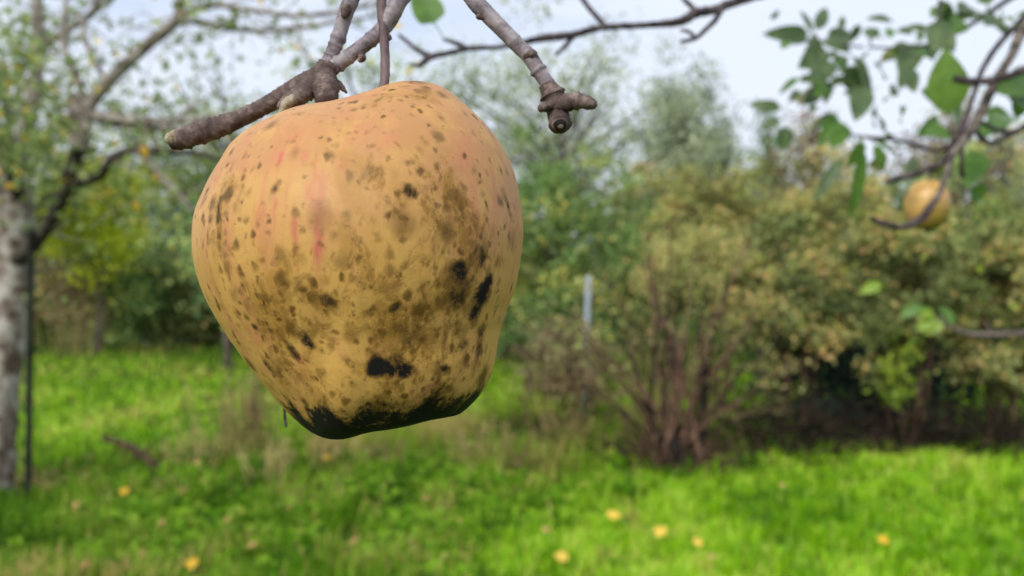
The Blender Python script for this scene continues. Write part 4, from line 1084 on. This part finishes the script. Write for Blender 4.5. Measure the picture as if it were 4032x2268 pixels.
# --- far trees against the sky
plant('tall_tree', 'tall pale conical tree rising alone against the sky right of centre', 'tree', TR, 2690, 34, 225, 190, 'leaf_grey', 9500, .16, 101, .2, 'round', 150, .42, 1, .2, tmu=.5, hollow=.1)
plant('tall_tree', 'shorter rounded grey-green tree just right of the tall conical tree', 'tree', TR, 2850, 32, 400, 110, 'leaf_grey', 5000, .15, 102, .2, 'round', 90, .34, 1, .18, tmu=.4, hollow=.1)
plant('conifer', 'dark green conifer behind the hanging leaves at right', 'tree', TR, 3030, 26, 420, 95, 'leaf_deep', 3200, .13, 103, .1, 'cone', 120, .25, 1, .16, tmu=.4, hollow=.1)
plant('brown_tree', 'dull brownish tree between the conifer and the small apple', 'tree', TR, 3200, 24, 470, 180, 'leaf_brown', 5000, .13, 104, .2, 'round', 80, .3, 1, .14, tmu=.55)
plant('brown_tree', 'faded brown-grey tree behind the small apple branch at far right', 'tree', TR, 3780, 24, 380, 260, 'leaf_brown', 6500, .13, 105, .15, 'round', 100, .32, 1, .16, tmu=.6)
plant('round_tree', 'grey-green tree showing behind the right edge leaves', 'tree', TR, 4150, 22, 330, 300, 'leaf_grey', 6500, .13, 106, .15, 'round', 100, .3, 1, .16, tmu=.45)

plant('airy_tree', 'airy thin-leaved tree showing sky right above the apple', 'tree', TR, 2180, 13, 30, 470, 'leaf_grey', 6500, .075, 108, .3, 'round', 130, .24, 1, .09, tmu=.55, hollow=.1)
plant('airy_tree', 'airy thin-leaved tree behind the left spur beside the apple', 'tree', TR, 900, 14, 260, 460, 'leaf_apple', 4200, .08, 109, .3, 'round', 110, .24, 1, .09, tmu=.35, hollow=.1)
plant('airy_tree', 'sparse pale tree behind the old trunk at far left', 'tree', TR, 60, 15, 40, 520, 'leaf_apple', 4500, .085, 110, .3, 'round', 110, .25, 1, .1, tmu=.4, hollow=.1)
plant('airy_tree', 'sparse tree spreading over the apple top between the twigs', 'tree', TR, 1480, 15, 120, 430, 'leaf_green', 3600, .08, 111, .3, 'round', 100, .25, 1, .1, tmu=.5, hollow=.1)
# --- middle distance
plant('apple_tree', 'loose mid green tree directly right of the big apple', 'tree', TR, 2230, 10.5, 520, 330, 'leaf_green', 9000, .065, 120, .12, 'round', 90, .13, 1, .07, tmu=.42)
plant('apple_tree', 'olive green tree in the middle behind the coppiced shrub', 'tree', TR, 2680, 12.5, 640, 340, 'leaf_olive', 11000, .07, 121, .36, 'round', 110, .13, 1, .07, tmu=.5)
plant('apple_tree', 'mid green tree behind the left flank of the apple', 'tree', TR, 1250, 12, 560, 420, 'leaf_deep', 9000, .07, 122, .1, 'round', 110, .18, 1, .07, tmu=.4)
plant('apple_tree', 'mixed green and tan tree below the hanging leaves at right', 'tree', TR, 3180, 12, 640, 380, 'leaf_olive', 12000, .07, 123, .1, 'round', 110, .13, 1, .07, tmu=.55)
plant('apple_tree', 'grey-green bushy tree behind the small apple', 'tree', TR, 3680, 11, 610, 380, 'leaf_green', 11000, .065, 124, .1, 'round', 110, .13, 1, .07, tmu=.55)
plant('apple_tree', 'grey-green bushy tree running off the right edge', 'tree', TR, 4250, 10.5, 560, 360, 'leaf_olive', 9000, .065, 125, .1, 'round', 110, .17, 1, .07, tmu=.5)
# --- left hedge across the lawn
plant('yellow_tree', 'bright yellow-green small tree behind the crooked dark limb', 'tree', TR, 385, 17.0, 600, 190, 'leaf_yellow', 8000, .10, 130, .42, 'round', 80, .22, 1, .08, tmu=.6)
plant('hedge_bush', 'tall dark grey-green bush right of the yellow-green tree', 'bush', HD, 690, 20, 600, 210, 'leaf_deep', 8000, .10, 131, .02, 'round', 110, .26, 3, .05, tmu=.3)
plant('hedge_bush', 'olive green bush between the trunk and the yellow-green tree', 'bush', HD, 190, 20.5, 700, 190, 'leaf_green', 7000, .10, 132, .02, 'round', 100, .26, 3, .05, tmu=.45)
plant('hedge_bush', 'low brownish bush under the yellow-green tree', 'bush', HD, 360, 18.6, 960, 170, 'leaf_brown', 5000, .09, 133, .0, 'round', 80, .22, 4, .03, tmu=.6)
plant('hedge_bush', 'low grey-green bush at the lawn edge left of the dark hedge foot', 'bush', HD, 560, 18.2, 1010, 150, 'leaf_green', 5000, .09, 134, .0, 'round', 80, .2, 4, .03, tmu=.5)
plant('hedge_bush', 'dark brown-leaved bush next to the lower left flank of the apple', 'bush', HD, 800, 18.4, 1020, 150, 'leaf_autumn', 4500, .09, 135, .0, 'round', 80, .2, 6, .035, 'stem', tmu=.2)
plant('hedge_bush', 'dull green bush behind the lower flank of the apple', 'bush', HD, 1080, 18.4, 900, 220, 'leaf_deep', 6000, .1, 136, .0, 'round', 90, .24, 4, .04, tmu=.35)
plant('hedge_bush', 'olive bush across the lawn behind the left trunk', 'bush', HD, -60, 18.8, 860, 220, 'leaf_olive', 6000, .1, 137, .0, 'round', 90, .24, 4, .04, tmu=.5)
plant('hedge_bush', 'green bush at the far end of the lawn behind the apple base', 'bush', HD, 1520, 17.5, 1000, 260, 'leaf_green', 6000, .1, 138, .0, 'round', 90, .24, 4, .04, tmu=.4)
plant('hedge_bush', 'green bush far behind the thin post right of the apple', 'bush', HD, 1980, 16.5, 900, 260, 'leaf_green', 7000, .1, 139, .0, 'round', 90, .24, 4, .04, tmu=.4)
plant('hedge_bush', 'far bush seen through the coppiced stems', 'bush', HD, 2500, 19.5, 930, 240, 'leaf_green', 6000, .1, 140, .0, 'round', 90, .26, 4, .04, tmu=.5)
plant('hedge_bush', 'far bush behind the right end of the shrub row', 'bush', HD, 3050, 18, 900, 300, 'leaf_olive', 7000, .1, 141, .0, 'round', 90, .26, 4, .04, tmu=.45)
# --- shrub row on the right, six to eight metres away
plant('shrub', 'yellowing shrub right of the coppiced stems above dark gaps', 'shrub', SH, 3130, 7.4, 900, 260, 'leaf_autumn', 9500, .05, 150, .32, 'round', 70, .075, 7, .016, 'stem', tmu=.5)
plant('shrub', 'olive and yellow shrub with the dark hollow beneath near the right', 'shrub', SH, 3560, 7.0, 880, 270, 'leaf_autumn', 10500, .05, 151, .34, 'round', 75, .075, 7, .016, 'stem', tmu=.52)
plant('shrub', 'yellow-leaved shrub at the right edge below the low twig', 'shrub', SH, 3960, 6.9, 900, 250, 'leaf_autumn', 10500, .05, 152, .2, 'round', 75, .075, 7, .016, 'stem', tmu=.55)
plant('shrub', 'olive shrub continuing past the right edge', 'shrub', SH, 4420, 7.2, 850, 280, 'leaf_autumn', 7000, .05, 153, .1, 'round', 100, .12, 6, .016, 'stem', tmu=.5)
plant('shrub', 'dull green leafy shrub close behind the coppiced stems', 'shrub', SH, 2800, 8.8, 860, 280, 'leaf_olive', 7000, .055, 154, .45, 'round', 70, .09, 6, .018, 'stem', tmu=.5)
plant('shrub', 'low dull brown shrub between the apple base and the coppiced stems', 'shrub', SH, 2220, 8.0, 1220, 180, 'leaf_brown', 2200, .05, 155, .12, 'round', 80, .13, 5, .012, 'stem', tmu=.45)
plant('shrub', 'dark low shrub added behind the right shrub row to deepen its shade', 'shrub', SH, 3400, 8.4, 1240, 520, 'leaf_shade', 6000, .055, 156, .02, 'round', 110, .14, 9, .02, 'stem', tmu=.1)  # dense shrub added, leaves coloured dark, to blacken the gaps in front
plant('shrub', 'bright lime leafed sapling in the gap of the right shrub row', 'shrub', SH, 3545, 6.5, 1310, 45, 'leaf_lime', 240, .05, 157, .3, 'round', 20, .06, 2, .008, 'stem', tmu=.35)

# coppiced shrub: a fan of brown shoots
cs_Y = 6.2
cs0 = np.array([P(2650, 1850, cs_Y)[0], cs_Y, 0]); cs0[2] = gz(cs0[0], cs0[1])
copp = empty('coppiced_shrub', tuple(cs0), 'many-stemmed coppiced shrub with bare brown shoots fanning from a dark base', 'shrub', SH)
crng = np.random.default_rng(61)
shoot_ends = []
fan = [(2380,1180,9),(2300,1340,8),(2420,1420,8),(2460,1300,9),(2520,1230,9),(2560,1000,13),(2590,1090,11),(2630,1180,10),(2660,1120,9),(2700,1240,9),(2790,1130,11),(2830,1210,10),(2880,1060,10),
       (2740,960,9),(2560,1430,9),(2480,1500,9),(2350,1500,8),(2900,1330,9),(2960,1420,9),(3010,1500,9),(3060,1560,9),(2610,1350,9),(2690,1380,9),(2540,900,8),(2640,860,7),(2260,1240,9),(2200,1420,8),(3000,1180,10),(3080,1300,9),(2940,960,9),(2440,1130,7),(2760,1300,8),(3100,1450,8)]
for k, (ex, ey, rp) in enumerate(fan):
    b0 = np.array([crng.normal(0, .10), crng.normal(0, .12), -.03])
    dy = crng.uniform(-.35, .6)
    e = P(ex, ey, cs_Y + dy) - cs0
    m_ = b0 + (e - b0) * np.array([.38, .4, .5]) + crng.normal(0, .02, 3)
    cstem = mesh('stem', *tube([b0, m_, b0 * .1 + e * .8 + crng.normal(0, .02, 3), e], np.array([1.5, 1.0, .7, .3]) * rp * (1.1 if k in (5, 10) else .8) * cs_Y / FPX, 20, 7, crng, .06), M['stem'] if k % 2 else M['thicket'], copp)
    shoot_ends.append((b0, m_, e))
B = Bag()
for k in range(300):
    b0, m_, e = shoot_ends[crng.integers(0, len(shoot_ends))]
    C = catmull([b0, m_, e], 20); i = crng.integers(2, 19); p = C[i]
    d = (e - b0) / np.linalg.norm(e - b0) + crng.normal(0, .45, 3); d /= np.linalg.norm(d)
    L = crng.uniform(.15, .6)
    B.add(*tube([p, p + d * L * .5 + crng.normal(0, .02, 3), p + d * L + [0, 0, -.03]], [.0045, .003, .0015], 6, 4, caps=False), crng.random())
B.build('brushwood', M['straw_twig'], copp)['kind'] = 'stuff'
B = Bag()
for k in range(120):           # short brush round the stool
    a = crng.uniform(0, 2 * PI); rr_ = crng.uniform(0, .35)
    p = np.array([math.cos(a) * rr_, math.sin(a) * rr_, -.02]); d = np.array([math.cos(a) * .7 + crng.normal(0, .3), math.sin(a) * .7 + crng.normal(0, .3), crng.uniform(.3, 1.2)])
    L = crng.uniform(.15, .5)
    B.add(*tube([p, p + d * L * .5 + crng.normal(0, .03, 3), p + d * L], [.008, .006, .003], 6, 4, caps=False), crng.random())
B.build('brushwood', M['stem'], copp)['kind'] = 'stuff'
for k in range(3):
    a = k * 2.1 + .4
    mesh('stool', *tube([(math.cos(a) * .05, math.sin(a) * .05, -.06), (math.cos(a) * .13, math.sin(a) * .1, .06), (math.cos(a) * .2, math.sin(a) * .13, .27)], [.14, .14, .06], 12, 12, crng, .1), M['hollow'], copp)  # stool coloured near-black for the shade between the stems
LP = np.vstack([shoot_ends[k][2] + crng.normal(0, .16, (22, 3)) for k in range(len(fan))])
V, F = quads_leaves(crng, LP, .05, .03)
mesh('crown', V, F, M['leaf_olive'], copp, tint=np.clip(crng.normal(.5, .25, len(F)), 0, 1), smooth=False)

# dark tangled brushwood under the right shrub row
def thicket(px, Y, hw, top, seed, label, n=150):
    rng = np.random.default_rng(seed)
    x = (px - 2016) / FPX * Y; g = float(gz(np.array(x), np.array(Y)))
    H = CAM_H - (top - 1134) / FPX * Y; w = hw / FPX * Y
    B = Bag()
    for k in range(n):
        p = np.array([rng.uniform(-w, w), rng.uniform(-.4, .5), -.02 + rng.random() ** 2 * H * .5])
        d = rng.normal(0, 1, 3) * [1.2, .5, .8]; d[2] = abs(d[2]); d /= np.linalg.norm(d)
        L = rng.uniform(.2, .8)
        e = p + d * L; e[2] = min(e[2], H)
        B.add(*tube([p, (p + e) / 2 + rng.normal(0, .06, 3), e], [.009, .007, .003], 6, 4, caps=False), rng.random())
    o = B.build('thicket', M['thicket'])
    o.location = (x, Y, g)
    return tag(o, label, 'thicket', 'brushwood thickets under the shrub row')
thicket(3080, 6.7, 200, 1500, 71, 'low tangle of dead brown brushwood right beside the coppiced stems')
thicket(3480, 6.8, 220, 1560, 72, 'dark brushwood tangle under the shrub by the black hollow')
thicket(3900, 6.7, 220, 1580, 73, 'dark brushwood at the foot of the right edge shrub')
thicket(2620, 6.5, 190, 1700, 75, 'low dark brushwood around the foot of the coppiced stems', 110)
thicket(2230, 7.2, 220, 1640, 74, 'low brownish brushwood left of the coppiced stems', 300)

# pale tree guard tube, two thin posts
post('tree_guard', 'pale bluish-white tree guard tube standing right of the apple', 'tree guard', (2318, 1090), (2300, 1420), 8.7, 13, M['guard'])
post('post', 'thin brown post standing in the grass right of the apple base', 'post', (2072, 1450), (2086, 1690), 8.0, 11, M['stem'])
post('post', 'short thin post between the taller post and the coppiced shrub', 'post', (2198, 1500), (2206, 1680), 8.1, 8, M['stem'])

# dry tall weeds in the lawn left of the apple
def dry_weed(px, base_py, top, hw, n, seed, label, tb=.5):
    Y = CAM_H * FPX / (base_py - 1134)
    rng = np.random.default_rng(seed)
    x = (px - 2016) / FPX * Y; g = float(gz(np.array(x), np.array(Y)))
    root = empty('dry_weed', (x, Y, g), label, 'weed', 'dry weed clumps in the lawn')
    H = CAM_H - (top - 1134) / FPX * Y; w = hw / FPX * Y
    tips = []
    for k in range(n):
        b = np.array([rng.normal(0, w * .45), rng.normal(0, w * .4), -.02])
        e = b * 1.4 + np.array([rng.normal(0, .05), rng.normal(0, .05), H * rng.uniform(.6, 1.02)])
        t = np.clip(rng.normal(tb, .25), 0, 1)
        V, F = tube([b, (b + e) / 2 + rng.normal(0, .02, 3), e], [.007, .006, .003], 8, 4)
        mesh('stem', V, F, M['dry'], root, tint=np.full(len(F), t))
        tips.append(catmull([b, (b + e) / 2, e], 10))
    LP = np.vstack([tp[rng.integers(2, 10, 14)] + rng.normal(0, .03, (14, 3)) for tp in tips])
    V, F = quads_leaves(rng, LP, .05, .014)
    mesh('foliage', V, F, M['dry'], root, tint=np.clip(rng.normal(tb, .25, len(F)), 0, 1), smooth=False)['kind'] = 'stuff'
    return root
dry_weed(920, 1790, 1400, 100, 34, 81, 'tall pale dry weed clump on the lawn left of the apple base', .7)
dry_weed(985, 1800, 1450, 70, 26, 82, 'darker brown dry weed stems beside the pale clump', .2)
dry_weed(300, 1420, 1150, 110, 24, 83, 'dry straw coloured weeds at the far lawn edge', .6)
dry_weed(1560, 1830, 1690, 120, 16, 86, 'low reddish-brown weeds straight below the apple base', .15)
dry_weed(2240, 1800, 1560, 120, 20, 87, 'brown weed stalks left of the coppiced stems', .25)
dry_weed(780, 1840, 1600, 90, 14, 88, 'short straw coloured weeds beside the dead branch', .65)
dry_weed(170, 1960, 1800, 70, 14, 89, 'low brown weeds at the foot of the dark stake', .3)
dry_weed(640, 1960, 1850, 80, 10, 90, 'low brown dead weed right of the dead branch end', .2)
dry_weed(1080, 1900, 1700, 100, 16, 91, 'short pale weed stalks under the left flank of the apple', .7)
dry_weed(2040, 1880, 1690, 110, 16, 92, 'low brown weeds at the foot of the thin post', .2)
dry_weed(1260, 1850, 1640, 120, 18, 84, 'low dry weeds just under the apple', .55)
dry_weed(1900, 1830, 1600, 130, 18, 85, 'low dry weeds under the right side of the apple', .45)

# fallen dead branch in the lawn
fbY = CAM_H * FPX / (1850 - 1134)
fd0 = P(520, 1800, fbY); fd0[2] = gz(fd0[0], fd0[1])
fdead = empty('dead_branch', tuple(fd0), 'short dead brown branch lying slanted in the grass left of the apple', 'dead branch')
q = lambda x, y: P(x, y, fbY) - fd0
mesh('main_stem', *tube([q(400, 1730), q(480, 1745), q(560, 1790), q(610, 1835), q(640, 1880)], [.016, .03, .036, .04, .03], 30, 8, np.random.default_rng(1), .1), M['deadwood'], fdead)
for k, (a, b, c, d) in enumerate([(470,1745,440,1790),(500,1755,480,1810),(530,1770,520,1830),(555,1790,600,1740),(580,1810,560,1860),(450,1740,400,1700),(600,1830,560,1880)]):
    mesh('twig', *tube([q(a, b), q((a + c) / 2 + 4, (b + d) / 2), q(c, d)], [.013, .010, .005], 12, 6, np.random.default_rng(k), .1), M['deadwood'], fdead)

# fallen yellow leaves
FL = [(2410,2005,.075,'y','largest yellow leaf on the grass in front of the coppiced shrub'),(2605,2070,.07,'y','yellow leaf on the grass right of the largest yellow leaf'),
      (2745,2115,.06,'y','pale yellow leaf on the bright grass, third in the row running right'),(2210,2190,.075,'y','yellow-orange leaf on the grass nearest the bottom edge at centre'),
      (1285,1790,.07,'y','yellow leaf on the grass just below the apple'),(3480,2130,.05,'y','small yellow leaf alone on the bright grass at right'),
      (2800,2180,.05,'p','small buff leaf at bottom right of centre'),(780,1800,.07,'p','buff leaf left of the dry weeds under the apple'),(725,1920,.07,'p','pinkish buff leaf on the rough grass left of centre'),
      (640,2060,.06,'p','buff leaf lying in the rough grass below the dead branch'),(490,1930,.06,'y','yellow leaf right of the dead branch end'),(1000,2140,.07,'p','pinkish leaf in the weeds at lower left of centre'),
      (340,2230,.07,'p','buff leaf at the bottom edge on the left'),(760,2220,.06,'y','yellow leaf at the bottom edge left of centre'),(2240,1600,.07,'y','yellow leaf beside the short thin post'),
      (300,1990,.06,'p','buff leaf just right of the dark stake foot'),(900,2040,.06,'p','buff leaf in the weeds straight below the dry weed clump'),(1130,1990,.055,'p','pinkish buff leaf under the left flank of the apple'),(1400,2120,.055,'p','buff leaf on the grass below the apple base'),(560,2190,.05,'p','small buff leaf in the lower left grass'),(1680,1960,.05,'p','small buff leaf below the right side of the apple'),
      (2140,1370,.10,'y','orange leaf low in the shrubs right of the apple'),(2150,2080,.05,'p','small pale leaf left of the largest yellow leaf'),(3080,1910,.06,'p','buff leaf at the edge of the right shrub row')]
frng = np.random.default_rng(90)
for k, (px, py, s, c, lab) in enumerate(FL):
    Y = (CAM_H - .14) * FPX / (py - 1134)
    s *= 1.15 if c == 'y' else .85; V, F, uv = leaf_shape(s, s * .8, .15, .15, 8, seed=k, broad=.8, wave=.1)
    V = V - [s / 2, 0, -.02]
    an = frng.uniform(0, 6.28); V = V @ np.array([[math.cos(an), math.sin(an), 0], [-math.sin(an), math.cos(an), 0], [0, 0, 1]])
    o = mesh('fallen_leaf', V, F, M['fallen' if c == 'y' else 'fallen_pale'], None, tint=np.full(len(F), frng.random()))
    o.location = (P(px, py, Y)[0], Y, float(gz(np.array(P(px, py, Y)[0]), np.array(Y))) + .125)
    o.rotation_euler = (frng.uniform(.35, .8), frng.uniform(-.3, .3), frng.uniform(-.4, .4))
    tag(o, lab, 'leaf', 'fallen leaves on the grass')

# far wood closing the horizon
def far_wood():
    rng = np.random.default_rng(99)
    B, T = [], []
    for k in range(150):
        x = rng.uniform(-48, 48); y = rng.uniform(38, 46)
        h = rng.uniform(3.6, 6.2); w = rng.uniform(1.6, 2.8)
        n = 260
        d = rng.normal(0, 1, (n, 3)); d /= np.linalg.norm(d, axis=1)[:, None]
        p = d * (rng.random(n) ** .4)[:, None] * [w, w, h / 2] + [x, y, h / 2]
        B.append(p); T.append(np.clip(rng.normal(rng.uniform(.25, .7), .15, n), 0, 1))
    pos = np.vstack(B); pos[:, 2] = np.maximum(pos[:, 2], .05)
    V, F = quads_leaves(rng, pos, .45, .45)
    tag(mesh('far_wood', V, F, M['leaf_grey'], None, tint=np.concatenate(T), smooth=False), kind='stuff')
far_wood()

# added ground strip, painted near-black as the deep shade under the shrub row
def shade_bed():
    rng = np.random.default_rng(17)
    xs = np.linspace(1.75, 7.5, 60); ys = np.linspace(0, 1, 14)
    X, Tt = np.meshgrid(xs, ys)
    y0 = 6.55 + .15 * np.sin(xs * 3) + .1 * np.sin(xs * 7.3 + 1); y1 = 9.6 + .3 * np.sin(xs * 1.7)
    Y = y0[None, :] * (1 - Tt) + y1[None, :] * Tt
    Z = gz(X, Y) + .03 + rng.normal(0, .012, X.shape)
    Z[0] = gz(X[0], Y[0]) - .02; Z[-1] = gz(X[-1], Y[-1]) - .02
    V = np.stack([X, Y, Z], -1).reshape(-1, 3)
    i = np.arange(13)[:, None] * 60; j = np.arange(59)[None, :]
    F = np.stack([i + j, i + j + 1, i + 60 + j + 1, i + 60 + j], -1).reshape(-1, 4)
    tag(mesh('shade_ground', V, F, bark_mat('shade_black_ground', G(16, 12, 9), G(30, 23, 17), G(52, 42, 30), 14)), kind='structure')
shade_bed()
